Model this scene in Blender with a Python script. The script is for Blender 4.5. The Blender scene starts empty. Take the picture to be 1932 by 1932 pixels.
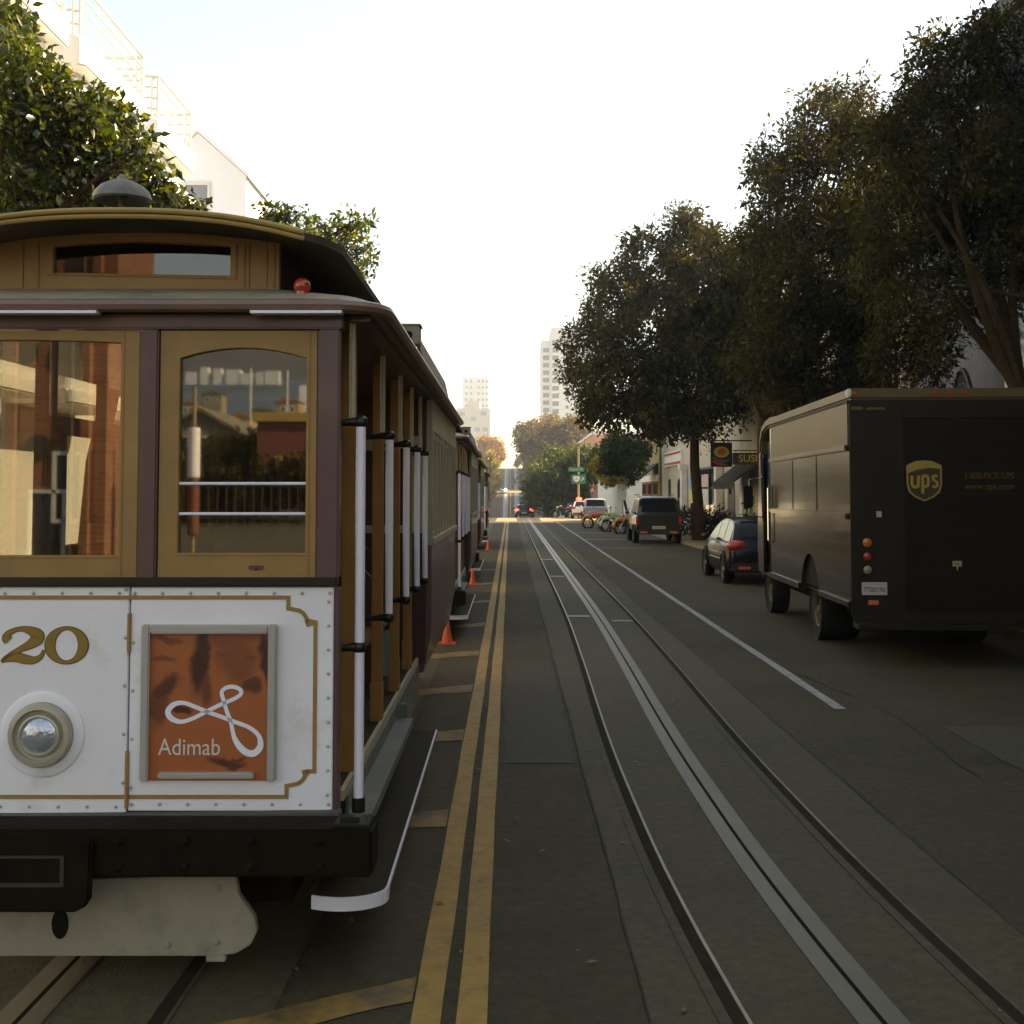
import bpy, bmesh, math, random
import numpy as np
from mathutils import Vector, Matrix, Euler
R = math.radians
random.seed(7)
rng = np.random.default_rng(11)
S = bpy.context.scene
COL = S.collection

# ------------------------------------------------------------------ camera, sky, sun, exposure
PITCH = R(3.0)
FPX = 2260.0 / 1932.0
cam_d = bpy.data.cameras.new('camera')
cam = bpy.data.objects.new('camera', cam_d)
COL.objects.link(cam)
cam.location = (0, 0, 2.0)
cam.rotation_euler = (R(90) + PITCH, 0, 0)
cam_d.sensor_width = 36.0
cam_d.lens = 36.0 * FPX
cam_d.shift_x = 4 / 1932.0
cam_d.shift_y = -152 / 1932.0
cam_d.clip_start = 0.1
cam_d.clip_end = 9000
S.camera = cam

SUN_AZ, SUN_EL = R(74), R(34)
w = bpy.data.worlds.new('World')
S.world = w
w.use_nodes = True
wn = w.node_tree
sky = wn.nodes.new('ShaderNodeTexSky')
sky.sky_type = 'NISHITA'
sky.sun_disc = False
sky.sun_elevation = SUN_EL
sky.sun_rotation = SUN_AZ
sky.air_density = 1.0
sky.dust_density = 0.6
sky.ozone_density = 2.0
bg = wn.nodes['Background']
bg.inputs[1].default_value = 0.15
wn.links.new(sky.outputs[0], bg.inputs[0])
sun_d = bpy.data.lights.new('sun', 'SUN')
sun_d.energy = 5.0
sun_d.angle = R(0.5)
sun_d.color = (1.0, 0.92, 0.80)
sun = bpy.data.objects.new('sun', sun_d)
COL.objects.link(sun)
sd = Vector((math.sin(SUN_AZ) * math.cos(SUN_EL), math.cos(SUN_AZ) * math.cos(SUN_EL), math.sin(SUN_EL)))
sun.rotation_euler = sd.to_track_quat('Z', 'Y').to_euler()
V = S.view_settings
V.view_transform = 'Standard'
V.look = 'None'
V.gamma = 1.0
V.exposure = 1.56
V.use_curve_mapping = False
V.use_white_balance = True
V.white_balance_temperature = 10700
V.white_balance_tint = 10
S.cycles.max_bounces = 8
S.cycles.diffuse_bounces = 4
S.cycles.transparent_max_bounces = 16
S.cycles.use_denoising = True

# ------------------------------------------------------------------ measuring aid: a view ray met at a given street distance
def at(x, y, d):
    a = math.atan((814 - y) / 2260.0) + PITCH
    z = 2 + d * math.tan(a)
    dep = d * math.cos(PITCH) + (z - 2) * math.sin(PITCH)
    return Vector(((x - 962) * dep / 2260.0, d, z))

PROF = [(-1000, 22), (-330, 22), (-160, 7.0), (-10, 0), (0, 0), (100, 0), (106, -.08), (116, -.3), (130, -1.0), (200, -7), (260, -9), (300, -7.5), (320, -4.5),
        (363, 2.4), (377, 3.4), (418, 10.8), (430, 11.4), (446, 11.2), (600, 9), (4000, 8)]
def gz(y):
    for (a, za), (b, zb) in zip(PROF, PROF[1:]):
        if y <= b:
            return za + (zb - za) * (y - a) / (b - a)
    return PROF[-1][1]

# ------------------------------------------------------------------ materials
def lin(h):
    c = [int(h[i:i + 2], 16) / 255 for i in (0, 2, 4)]
    return tuple(((v + .055) / 1.055) ** 2.4 if v > .04045 else v / 12.92 for v in c)
MATS = {}
COOL = {'pilot_beige', 'car_cream', 'sill_green', 'car_roof', 'frame_alu', 'rivet', 'bezel_cream', 'apron_grey', 'bell_grey', 'car_eave', 'teal', 'blue_wall', 'far_glass', 'bay_water', 'paint_black', 'white_paint', 'car_glass', 'dark_glass', 'sign_green', 'slab_glare', 'poster_blue', 'oval_blue', 'car_burgundy', 'car_ochre', 'number_gold', 'yellow_paint', 'hatch_paint', 'shop_red', 'mustard', 'moto_green', 'red_lamp', 'shield_gold', 'gold_dull'}
def mat(name, col, rough=.6, metal=0, var=.25, scale=6, bump=0, bscale=60, spec=.5, coat=0, dirt=None, dscale=2.0, dlo=.5, dhi=.7, detail=6):
    if max(col) < .42 and name not in COOL:
        col = (col[0] * 1.07, col[1] * .93, col[2] * .56)
        if dirt: dirt = (dirt[0] * 1.07, dirt[1] * .93, dirt[2] * .56)
    m = bpy.data.materials.new(name)
    m.use_nodes = True
    t = m.node_tree
    b = t.nodes['Principled BSDF']
    b.inputs['Roughness'].default_value = rough
    b.inputs['Metallic'].default_value = metal
    b.inputs['Specular IOR Level'].default_value = spec
    b.inputs['Coat Weight'].default_value = coat
    b.inputs['Coat Roughness'].default_value = .06
    tc = t.nodes.new('ShaderNodeTexCoord')
    last = None
    if var:
        n = t.nodes.new('ShaderNodeTexNoise')
        n.inputs['Scale'].default_value = scale
        n.inputs['Detail'].default_value = detail
        n.inputs['Roughness'].default_value = .65
        t.links.new(tc.outputs['Object'], n.inputs['Vector'])
        r = t.nodes.new('ShaderNodeValToRGB')
        r.color_ramp.elements[0].position = .3
        r.color_ramp.elements[1].position = .72
        r.color_ramp.elements[0].color = (*[c * (1 - var) for c in col], 1)
        r.color_ramp.elements[1].color = (*[min(1, c * (1 + var)) for c in col], 1)
        t.links.new(n.outputs[0], r.inputs[0])
        last = r.outputs[0]
    if dirt:
        n2 = t.nodes.new('ShaderNodeTexNoise')
        n2.inputs['Scale'].default_value = dscale
        n2.inputs['Detail'].default_value = 8
        n2.inputs['Roughness'].default_value = .7
        t.links.new(tc.outputs['Object'], n2.inputs['Vector'])
        r2 = t.nodes.new('ShaderNodeMapRange')
        r2.inputs[1].default_value = dlo
        r2.inputs[2].default_value = dhi
        t.links.new(n2.outputs[0], r2.inputs[0])
        mx = t.nodes.new('ShaderNodeMix')
        mx.data_type = 'RGBA'
        if last is not None:
            t.links.new(last, mx.inputs[6])
        else:
            mx.inputs[6].default_value = (*col, 1)
        mx.inputs[7].default_value = (*dirt, 1)
        t.links.new(r2.outputs[0], mx.inputs[0])
        last = mx.outputs[2]
    if last is not None:
        t.links.new(last, b.inputs['Base Color'])
    else:
        b.inputs['Base Color'].default_value = (*col, 1)
    if bump:
        n3 = t.nodes.new('ShaderNodeTexNoise')
        n3.inputs['Scale'].default_value = bscale
        n3.inputs['Detail'].default_value = 4
        t.links.new(tc.outputs['Object'], n3.inputs['Vector'])
        bp = t.nodes.new('ShaderNodeBump')
        bp.inputs['Strength'].default_value = bump
        bp.inputs['Distance'].default_value = .02
        t.links.new(n3.outputs[0], bp.inputs['Height'])
        t.links.new(bp.outputs[0], b.inputs['Normal'])
    MATS[name] = m
    return m

def glass(name, tint=(.75, .8, .78), refl=.13, rough=.02):
    m = bpy.data.materials.new(name)
    m.use_nodes = True
    t = m.node_tree
    t.nodes.remove(t.nodes['Principled BSDF'])
    out = t.nodes['Material Output']
    tr = t.nodes.new('ShaderNodeBsdfTransparent')
    tr.inputs[0].default_value = (*tint, 1)
    gl = t.nodes.new('ShaderNodeBsdfGlossy')
    gl.inputs['Roughness'].default_value = rough
    fr = t.nodes.new('ShaderNodeFresnel')
    fr.inputs[0].default_value = 1.5
    ad = t.nodes.new('ShaderNodeMath')
    ad.operation = 'ADD'
    ad.use_clamp = True
    ad.inputs[1].default_value = refl - .04
    t.links.new(fr.outputs[0], ad.inputs[0])
    mx = t.nodes.new('ShaderNodeMixShader')
    t.links.new(ad.outputs[0], mx.inputs[0])
    t.links.new(tr.outputs[0], mx.inputs[1])
    t.links.new(gl.outputs[0], mx.inputs[2])
    t.links.new(mx.outputs[0], out.inputs[0])
    return m

def emit(name, col, st):
    m = bpy.data.materials.new(name)
    m.use_nodes = True
    b = m.node_tree.nodes['Principled BSDF']
    b.inputs['Base Color'].default_value = (*col, 1)
    b.inputs['Emission Color'].default_value = (*col, 1)
    b.inputs['Emission Strength'].default_value = st
    return m

def leafmat(name, cols, trans=.35, rough=.45, spec=.4):
    m = bpy.data.materials.new(name)
    m.use_nodes = True
    t = m.node_tree
    b = t.nodes['Principled BSDF']
    b.inputs['Roughness'].default_value = rough
    b.inputs['Specular IOR Level'].default_value = spec
    out = t.nodes['Material Output']
    g = t.nodes.new('ShaderNodeNewGeometry')
    r = t.nodes.new('ShaderNodeValToRGB')
    els = r.color_ramp.elements
    while len(els) < len(cols):
        els.new(.5)
    for i, c in enumerate(cols):
        els[i].position = c[0]
        els[i].color = (*c[1], 1)
    t.links.new(g.outputs['Random Per Island'], r.inputs[0])
    tc = t.nodes.new('ShaderNodeTexCoord')
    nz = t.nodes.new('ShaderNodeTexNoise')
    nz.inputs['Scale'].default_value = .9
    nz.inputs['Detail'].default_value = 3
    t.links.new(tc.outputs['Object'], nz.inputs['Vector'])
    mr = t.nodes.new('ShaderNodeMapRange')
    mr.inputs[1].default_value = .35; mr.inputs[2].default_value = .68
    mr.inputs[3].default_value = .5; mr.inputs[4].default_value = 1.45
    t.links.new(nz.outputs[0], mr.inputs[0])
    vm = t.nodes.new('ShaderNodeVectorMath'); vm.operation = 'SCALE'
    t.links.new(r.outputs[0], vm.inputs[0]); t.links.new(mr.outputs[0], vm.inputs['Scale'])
    t.links.new(vm.outputs[0], b.inputs['Base Color'])
    tl = t.nodes.new('ShaderNodeBsdfTranslucent')
    hs = t.nodes.new('ShaderNodeMix')
    hs.data_type = 'RGBA'
    hs.blend_type = 'MULTIPLY'
    hs.inputs[0].default_value = 1
    hs.inputs[7].default_value = (1.9, 1.7, .55, 1)
    t.links.new(vm.outputs[0], hs.inputs[6])
    t.links.new(hs.outputs[2], tl.inputs[0])
    mx = t.nodes.new('ShaderNodeMixShader')
    mx.inputs[0].default_value = trans
    t.links.new(b.outputs[0], mx.inputs[1])
    t.links.new(tl.outputs[0], mx.inputs[2])
    t.links.new(mx.outputs[0], out.inputs[0])
    return m

# ------------------------------------------------------------------ mesh helpers
class MB:
    def __init__(s):
        s.v = []; s.f = []
    def add(s, vs, fs):
        o = len(s.v)
        s.v += [tuple(p) for p in vs]
        s.f += [tuple(i + o for i in f) for f in fs]
        return s
    def box(s, a, b, M=None):
        x0, y0, z0 = [min(p, q) for p, q in zip(a, b)]
        x1, y1, z1 = [max(p, q) for p, q in zip(a, b)]
        vs = [Vector(p) for p in ((x0, y0, z0), (x1, y0, z0), (x1, y1, z0), (x0, y1, z0), (x0, y0, z1), (x1, y0, z1), (x1, y1, z1), (x0, y1, z1))]
        if M: vs = [M @ p for p in vs]
        return s.add(vs, [(0, 3, 2, 1), (4, 5, 6, 7), (0, 1, 5, 4), (1, 2, 6, 5), (2, 3, 7, 6), (3, 0, 4, 7)])
    def tube(s, pts, r, n=10, closed=False, cap=True):
        pts = [Vector(p) for p in pts]
        rs = r if isinstance(r, (list, tuple)) else [r] * len(pts)
        rings = []
        N = len(pts)
        for i, p in enumerate(pts):
            if closed:
                t = (pts[(i + 1) % N] - pts[i - 1])
            else:
                t = pts[min(i + 1, N - 1)] - pts[max(i - 1, 0)]
            t.normalize()
            up = Vector((0, 0, 1)) if abs(t.z) < .9 else Vector((1, 0, 0))
            a = t.cross(up).normalized(); b = a.cross(t).normalized()
            rings.append([p + (a * math.cos(2 * math.pi * k / n) + b * math.sin(2 * math.pi * k / n)) * rs[i] for k in range(n)])
        vs = [q for rg in rings for q in rg]
        fs = []
        for i in range(N if closed else N - 1):
            j = (i + 1) % N
            for k in range(n):
                fs.append((i * n + k, j * n + k, j * n + (k + 1) % n, i * n + (k + 1) % n))
        if cap and not closed:
            fs.append(tuple(range(n))); fs.append(tuple(range((N - 1) * n, N * n))[::-1])
        return s.add(vs, fs)
    def lathe(s, prof, o=(0, 0, 0), axis='Z', n=24, cap=True):
        o = Vector(o); vs = []; fs = []
        for (r, h) in prof:
            for k in range(n):
                a = 2 * math.pi * k / n
                c, d = r * math.cos(a), r * math.sin(a)
                p = {'Z': (c, d, h), 'Y': (c, h, d), 'X': (h, c, d)}[axis]
                vs.append(o + Vector(p))
        for i in range(len(prof) - 1):
            for k in range(n):
                fs.append((i * n + k, i * n + (k + 1) % n, (i + 1) * n + (k + 1) % n, (i + 1) * n + k))
        if cap:
            fs.append(tuple(range(n))[::-1]); fs.append(tuple(range((len(prof) - 1) * n, len(prof) * n)))
        return s.add(vs, fs)
    def prism(s, poly, h0, h1, axis='Y'):
        """poly of 2-D points extruded along an axis (Y: poly is x,z; X: poly is y,z; Z: poly is x,y)"""
        def p3(p, h):
            return {'Y': (p[0], h, p[1]), 'X': (h, p[0], p[1]), 'Z': (p[0], p[1], h)}[axis]
        n = len(poly)
        vs = [p3(p, h0) for p in poly] + [p3(p, h1) for p in poly]
        fs = [(i, (i + 1) % n, n + (i + 1) % n, n + i) for i in range(n)] + [tuple(range(n))[::-1], tuple(range(n, 2 * n))]
        return s.add(vs, fs)
    def ring(s, outer, inner, h0, h1, axis='Y'):
        def p3(p, h):
            return {'Y': (p[0], h, p[1]), 'X': (h, p[0], p[1]), 'Z': (p[0], p[1], h)}[axis]
        n = len(outer)
        vs = [p3(p, h0) for p in outer] + [p3(p, h0) for p in inner] + [p3(p, h1) for p in outer] + [p3(p, h1) for p in inner]
        fs = []
        for i in range(n):
            j = (i + 1) % n
            fs += [(i, j, n + j, n + i), (2 * n + i, 3 * n + i, 3 * n + j, 2 * n + j), (i, 2 * n + i, 2 * n + j, j), (n + i, n + j, 3 * n + j, 3 * n + i)]
        return s.add(vs, fs)
    def loft(s, rings, closed=True, cap=True):
        n = len(rings[0]); vs = [q for rg in rings for q in rg]; fs = []
        for i in range(len(rings) - 1):
            for k in range(n if closed else n - 1):
                fs.append((i * n + k, i * n + (k + 1) % n, (i + 1) * n + (k + 1) % n, (i + 1) * n + k))
        if cap:
            fs.append(tuple(range(n))[::-1]); fs.append(tuple(range((len(rings) - 1) * n, len(rings) * n)))
        return s.add(vs, fs)
    def ribbon(s, pts, wd, h0, h1, closed=False):
        """mitred strip in the x-z plane, from y=h0 (front) to h1"""
        P = [Vector((p[0], p[1])) for p in pts]; N = len(P)
        ws = wd if isinstance(wd, (list, tuple)) else [wd] * N
        L = []; Q = []
        for i in range(N):
            d0 = (P[i] - P[i - 1]) if (i > 0 or closed) else None
            d1 = (P[(i + 1) % N] - P[i]) if (i < N - 1 or closed) else None
            if d0 is None: d0 = d1
            if d1 is None: d1 = d0
            d0 = d0.normalized(); d1 = d1.normalized()
            t = d0 + d1
            t = t.normalized() if t.length > 1e-6 else d1
            nrm = Vector((-t.y, t.x))
            c = max(.45, abs(nrm.dot(Vector((-d1.y, d1.x)))))
            L.append(P[i] + nrm * ws[i] / 2 / c); Q.append(P[i] - nrm * ws[i] / 2 / c)
        vs = [(p.x, h0, p.y) for p in L] + [(p.x, h0, p.y) for p in Q] + [(p.x, h1, p.y) for p in L] + [(p.x, h1, p.y) for p in Q]
        fs = []
        for i in range(N if closed else N - 1):
            j = (i + 1) % N
            fs += [(i, N + i, N + j, j), (i, j, 2 * N + j, 2 * N + i), (N + i, 3 * N + i, 3 * N + j, N + j)]
        return s.add(vs, fs)
    def blob(s, c, r, n=10, m=7, jit=0):
        c = Vector(c); r = Vector(r) if not isinstance(r, (int, float)) else Vector((r, r, r))
        rings = []
        for i in range(m + 1):
            th = math.pi * i / m
            rr = max(.02, math.sin(th))
            rings.append([c + Vector((r.x * rr * math.cos(2 * math.pi * k / n), r.y * rr * math.sin(2 * math.pi * k / n), r.z * math.cos(th))) * (1 + jit * (random.random() - .5)) for k in range(n)])
        return s.loft(rings)
    def build(s, name, m, parent=None, smooth=False, bevel=0, seg=2, extra=()):
        me = bpy.data.meshes.new(name)
        me.from_pydata(s.v, [], s.f)
        me.update()
        bm = bmesh.new(); bm.from_mesh(me)
        bmesh.ops.recalc_face_normals(bm, faces=bm.faces)
        if bevel:
            es = [e for e in bm.edges if e.is_manifold and e.calc_face_angle(0) > .6]
            bmesh.ops.bevel(bm, geom=es, offset=bevel, segments=seg, affect='EDGES', clamp_overlap=True)
        for i, (xb, xm) in enumerate(extra):
            xv = [bm.verts.new(p) for p in xb.v]
            for f in xb.f:
                fc = bm.faces.new([xv[k] for k in f]); fc.material_index = i + 1
        if extra: bmesh.ops.recalc_face_normals(bm, faces=bm.faces)
        bm.to_mesh(me); bm.free()
        if smooth:
            me.polygons.foreach_set('use_smooth', [True] * len(me.polygons))
            me.set_sharp_from_angle(angle=R(40))
        me.materials.append(m)
        for xb, xm in extra: me.materials.append(xm)
        o = bpy.data.objects.new(name, me)
        COL.objects.link(o)
        if parent: o.parent = parent
        return o

def tag(o, label=None, cat=None, group=None, kind=None):
    if label: o['label'] = label
    if cat: o['category'] = cat
    if group: o['group'] = group
    if kind: o['kind'] = kind
    return o
def thing(name, label, cat, loc=(0, 0, 0), rz=0, group=None):
    o = bpy.data.objects.new(name, None)
    COL.objects.link(o)
    o.location = loc; o.rotation_euler = (0, 0, rz)
    return tag(o, label, cat, group)
def copy_tree(o, parent=None):
    c = o.copy(); COL.objects.link(c); c.parent = parent
    for ch in list(o.children):
        copy_tree(ch, c)
    return c
def text_mesh(name, s, size, m, parent, loc, rot=(R(90), 0, 0), align='CENTER', ext=.002, xs=1.0, bold=0):
    cu = bpy.data.curves.new(name, 'FONT')
    cu.body = s; cu.size = size; cu.align_x = align; cu.align_y = 'CENTER'; cu.extrude = ext; cu.offset = bold
    o = bpy.data.objects.new(name, cu)
    COL.objects.link(o)
    bpy.context.view_layer.update()
    me = bpy.data.meshes.new_from_object(o.evaluated_get(bpy.context.evaluated_depsgraph_get()))
    me.name = name
    bpy.data.objects.remove(o)
    me.materials.clear(); me.materials.append(m)
    o = bpy.data.objects.new(name, me)
    COL.objects.link(o)
    o.location = loc; o.rotation_euler = rot; o.scale = (xs, 1, 1)
    if parent: o.parent = parent
    return o
def rect(x0, x1, z0, z1):
    return [(x0, z0), (x1, z0), (x1, z1), (x0, z1)]
def archrect(x0, x1, z0, z1, rise, n=9):
    p = [(x0, z0), (x1, z0)]
    for i in range(n):
        t = i / (n - 1)
        p.append((x1 + (x0 - x1) * t, z1 - rise + rise * (1 - (2 * t - 1) ** 2)))
    return p
def sheet(name, m, path, kind='structure', dz=.004):
    """ground marking: list of (xl, xr, y) rows laid on the street profile"""
    mb = MB(); vs = []; fs = []
    for (a, b, y) in path:
        vs += [(a, y, gz(y) + dz), (b, y, gz(y) + dz)]
    for i in range(len(path) - 1):
        fs.append((2 * i, 2 * i + 1, 2 * i + 3, 2 * i + 2))
    mb.add(vs, fs)
    o = mb.build(name, m)
    tag(o, kind=kind)
    return o
# ------------------------------------------------------------------ shared materials
mat('asphalt', (.057, .051, .036), .85, var=.42, scale=14, detail=12, bump=.5, bscale=85, spec=.3, dirt=(.030, .026, .017), dscale=.35, dlo=.45, dhi=.7)
mat('sunlit_concrete', (.33, .29, .23), .7, var=.15, scale=1.5)  # pale concrete, with the sunlit brightness of the crossings put into its colour
mat('slab_glare', (.17, .165, .17), .5, var=.15, scale=.5)  # paler slab: glare on the distant track put into the colour
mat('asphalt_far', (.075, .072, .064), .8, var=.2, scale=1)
mat('slab', (.068, .061, .045), .8, var=.35, scale=16, detail=12, bump=.4, bscale=90, spec=.35, dirt=(.042, .037, .027), dscale=.9, dlo=.5, dhi=.75)
mat('sidewalk', (.16, .15, .13), .85, var=.2, scale=3, bump=.2)
mat('kerb', (.2, .19, .17), .8, var=.25, scale=4)
mat('earth', (.045, .042, .036), .95, var=.2, scale=.3)
mat('yellow_paint', (.33, .18, .03), .7, var=.22, scale=9, dirt=(.10, .075, .03), dscale=5, dlo=.52, dhi=.78, bump=.2, bscale=80)
mat('hatch_paint', (.24, .13, .022), .75, var=.25, scale=9, dirt=(.06, .045, .022), dscale=4, dlo=.42, dhi=.66)
mat('white_paint', (.30, .285, .26), .7, var=.2, scale=9, dirt=(.08, .075, .065), dscale=6, dlo=.5, dhi=.72)
mat('steel_plate', (.088, .080, .070), .38, metal=.25, var=.25, scale=3, dirt=(.09, .082, .07), dscale=5, dlo=.45, dhi=.7, bump=.1, bscale=60)
mat('rail_steel', (.14, .125, .10), .30, metal=.5, var=.35, scale=5)
mat('groove', (.026, .022, .017), .95, var=.3, scale=5, spec=.1)
mat('crack', (.030, .027, .02), .9, var=.3)
mat('leaf_litter', (.16, .12, .06), .8, var=.5, scale=3)
mat('white_wall', (.78, .77, .75), .7, var=.04, scale=1.2)
mat('cream_wall', (.62, .56, .46), .75, var=.06, scale=1)
mat('beige_wall', (.46, .41, .31), .8, var=.1, scale=1.4, dirt=(.33, .28, .2), dscale=.8)
mat('pale_wall', (.6, .58, .53), .8, var=.08, scale=1)
mat('blue_wall', (.085, .10, .125), .85, var=.2, scale=1.6, dirt=(.055, .065, .08), dscale=.9)
mat('tan_wall', (.30, .25, .17), .85, var=.15, scale=1.2)
mat('salmon_wall', (.55, .27, .18), .8, var=.1, scale=1)
mat('white_trim', (.62, .60, .55), .6, var=.08, scale=3)
mat('dark_trim', (.035, .03, .025), .6, var=.2)
mat('dark_cloth', (.018, .017, .02), .85, var=.3, scale=8)
mat('bark', (.042, .031, .020), .95, spec=.1, var=.4, scale=9, bump=.6, bscale=30)
mat('dark_glass', (.03, .036, .04), .06, var=0, spec=.8)
mat('far_glass', (.22, .22, .24), .15, var=.15, scale=.2, spec=.6)
mat('roof_grey', (.15, .14, .14), .8, var=.15)
mat('terracotta', (.30, .13, .07), .8, var=.2)
mat('galv', (.30, .28, .25), .5, metal=.3, var=.15)
mat('sign_green', (.03, .20, .12), .5, var=.08)
mat('sign_white', (.7, .7, .66), .5, var=.05)
mat('sign_pink', (.50, .36, .32), .6, var=.06)
mat('sign_pale', (.48, .52, .44), .6, var=.06)
mat('red_paint', (.42, .05, .035), .5, var=.1)
mat('gold_letter', (.40, .27, .06), .5, var=.1)
mat('black', (.006, .006, .006), .6, var=.2, spec=.15)
mat('rubber', (.018, .018, .017), .8, var=.25, scale=12)
M = MATS
mat('shop_red', (.17, .05, .03), .8, var=.2); mat('mustard', (.42, .27, .07), .7, var=.1)

def brick(name, c1, c2, mortar, scale):
    m = bpy.data.materials.new(name)
    m.use_nodes = True
    t = m.node_tree
    b = t.nodes['Principled BSDF']; b.inputs['Roughness'].default_value = .85
    tc = t.nodes.new('ShaderNodeTexCoord'); sp = t.nodes.new('ShaderNodeSeparateXYZ'); cb = t.nodes.new('ShaderNodeCombineXYZ')
    ad = t.nodes.new('ShaderNodeMath'); ad.operation = 'ADD'
    t.links.new(tc.outputs['Object'], sp.inputs[0])
    t.links.new(sp.outputs[0], ad.inputs[0]); t.links.new(sp.outputs[1], ad.inputs[1])
    t.links.new(ad.outputs[0], cb.inputs[0]); t.links.new(sp.outputs[2], cb.inputs[1])
    n = t.nodes.new('ShaderNodeTexBrick')
    n.inputs['Color1'].default_value = (*c1, 1); n.inputs['Color2'].default_value = (*c2, 1); n.inputs['Mortar'].default_value = (*mortar, 1)
    n.inputs['Scale'].default_value = scale; n.inputs['Mortar Size'].default_value = .012
    n.inputs['Brick Width'].default_value = .5; n.inputs['Row Height'].default_value = .17
    t.links.new(cb.outputs[0], n.inputs['Vector']); t.links.new(n.outputs[0], b.inputs['Base Color'])
    MATS[name] = m
brick('brick', (.27, .105, .045), (.19, .068, .032), (.27, .19, .12), 1.5)
brick('tan_brick', (.26, .19, .13), (.2, .14, .1), (.2, .17, .13), 2.2)

# ------------------------------------------------------------------ ground, road, markings
ys = [-1000, -330, -160, -60, -10, 0, 20, 40, 60, 80, 100, 103, 106, 111, 116, 123, 130, 165, 200, 230, 260, 280, 300, 320, 340, 363, 377, 400, 418, 430, 446, 600, 1500]
g = MB(); xs_ = [-1000, -200, -40, -10, 0, 10, 40, 200, 1000]
vs = [(x, y, gz(y)) for y in ys for x in xs_]
fs = [(i * 9 + k, i * 9 + k + 1, i * 9 + k + 10, i * 9 + k + 9) for i in range(len(ys) - 1) for k in range(8)]
g.add(vs, fs)
tag(g.build('ground', M['earth']), kind='structure')
yy = lambda a, b: [a] + [y for y in ys if a < y < b] + [b]
XL, XR = -6.0, 6.95
sheet('road', M['asphalt'], [(XL, XR, y) for y in yy(-9, 600)])
for a, b in ((87.5, 104), (363, 377)):
    for x0, x1 in ((-200, XL), (XR, 200)):
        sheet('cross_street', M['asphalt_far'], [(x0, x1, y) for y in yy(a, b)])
for a, b in ((87.6, 103.5), (363.2, 376.8), (418.5, 440)):
    sheet('crossing', M['sunlit_concrete'], [(XL, XR, y) for y in yy(a, b)], dz=.006 if a < 100 else .03)
def kerbwalk(name, x0, x1, y0, y1, face):
    mb = MB(); rows = yy(y0, y1); rings = []
    for y in rows:
        z = gz(y)
        rings.append([(x0, y, z - .3), (x1, y, z - .3), (x1, y, z + .13), (x0, y, z + .13)])
    mb.loft(rings)
    tag(mb.build('sidewalk', M['sidewalk']), kind='structure')
    mb = MB(); rings = []
    xa, xb = (x0 - .15, x0 - .002) if face < 0 else (x1 + .002, x1 + .15)
    for y in rows:
        z = gz(y)
        rings.append([(xa, y, z - .3), (xb, y, z - .3), (xb, y, z + .135), (xa, y, z + .135)])
    mb.loft(rings)
    tag(mb.build('kerb', M['kerb']), kind='structure')
for a, b in ((-9, 86.5), (105, 361), (379, 500)):
    kerbwalk('sidewalk', XR + .15, 10.2, a, b, -1)
    kerbwalk('sidewalk', -10.2, XL - .15, a, b, 1)

TC = [(3.5, 1.50), (4.3, 1.43), (5.06, 1.385), (5.7, 1.355), (6.7, 1.325), (8, 1.312), (9.25, 1.31), (10.8, 1.325), (14.2, 1.38), (19.5, 1.44), (30, 1.455), (60, 1.47), (100, 1.5), (130, 1.55), (320, 1.75), (440, 2.1)]
def interp(T, y):
    if y <= T[0][0]: return T[0][1]
    for i in range(len(T) - 1):
        (a, p), (b, q) = T[i], T[i + 1]
        if y <= b:
            m0 = (q - T[i - 1][1]) / (b - T[i - 1][0]) if i else (q - p) / (b - a)
            m1 = (T[i + 2][1] - p) / (T[i + 2][0] - a) if i + 2 < len(T) else (q - p) / (b - a)
            t = (y - a) / (b - a); h = b - a
            return (2 * t**3 - 3 * t**2 + 1) * p + (t**3 - 2 * t**2 + t) * h * m0 + (-2 * t**3 + 3 * t**2) * q + (t**3 - t**2) * h * m1
    return T[-1][1]
TL = [(3, -1.86), (5, -1.86), (8, -1.80), (16, -1.80), (30, -1.9), (45, -2.0), (100, -2.0), (320, -1.45), (440, -1.2)]
rows_t = [3 + .35 * i for i in range(40)] + [17 + 1.5 * i for i in range(18)] + [44, 50, 60, 70, 80, 90, 100, 103, 106, 111, 116, 123, 130, 165, 200, 230, 260, 280, 300, 320, 340, 363, 377, 400, 418, 430, 440]
sheet('track_slab', M['slab'], [(.53 if y < 100 else interp(TC, y) - .95, 2.32 if y < 100 else interp(TC, y) + .95, y) for y in rows_t], dz=.008)
sheet('track_slab', M['slab'], [(interp(TL, y) - .95, interp(TL, y) + .95, y) for y in rows_t], dz=.008)
def track(T, fn, rows):
    far = lambda y: 1 + max(0, y - 60) / 60
    for s in (-1, 1):
        sheet('rail_groove', M['groove'], [(fn(y) + s * .535 - .034, fn(y) + s * .535 + .022, y) for y in rows], dz=.012)
        sheet('rail', M['rail_steel'], [(fn(y) + s * .535 + .023, fn(y) + s * .535 + .023 + .016 * min(3, far(y)), y) for y in rows], dz=.013)
        sheet('rail_edge', M['slab'], [(fn(y) + s * .535 - .085, fn(y) + s * .535 - .036, y) for y in rows], dz=.013)
        sheet('slot_plate', M['steel_plate'], [(fn(y) + min(s * .011, s * .098), fn(y) + max(s * .011, s * .098), y) for y in rows], dz=.013)
    mat('slot_black', (.008, .007, .006), .9, var=0, spec=.1)
    sheet('cable_slot', M['slot_black'], [(fn(y) - .011, fn(y) + .011, y) for y in rows], dz=.0125)
track(TC, lambda y: interp(TC, y), rows_t)
track(TL, lambda y: interp(TL, y), rows_t)
wob = lambda y, k: .002 * math.sin(y * 1.1 + k) + .002 * math.sin(y * 3.1 + 2 * k)
rows_l = [3.3 + .4 * i for i in range(60)] + [28 + 2 * i for i in range(30)]
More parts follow.
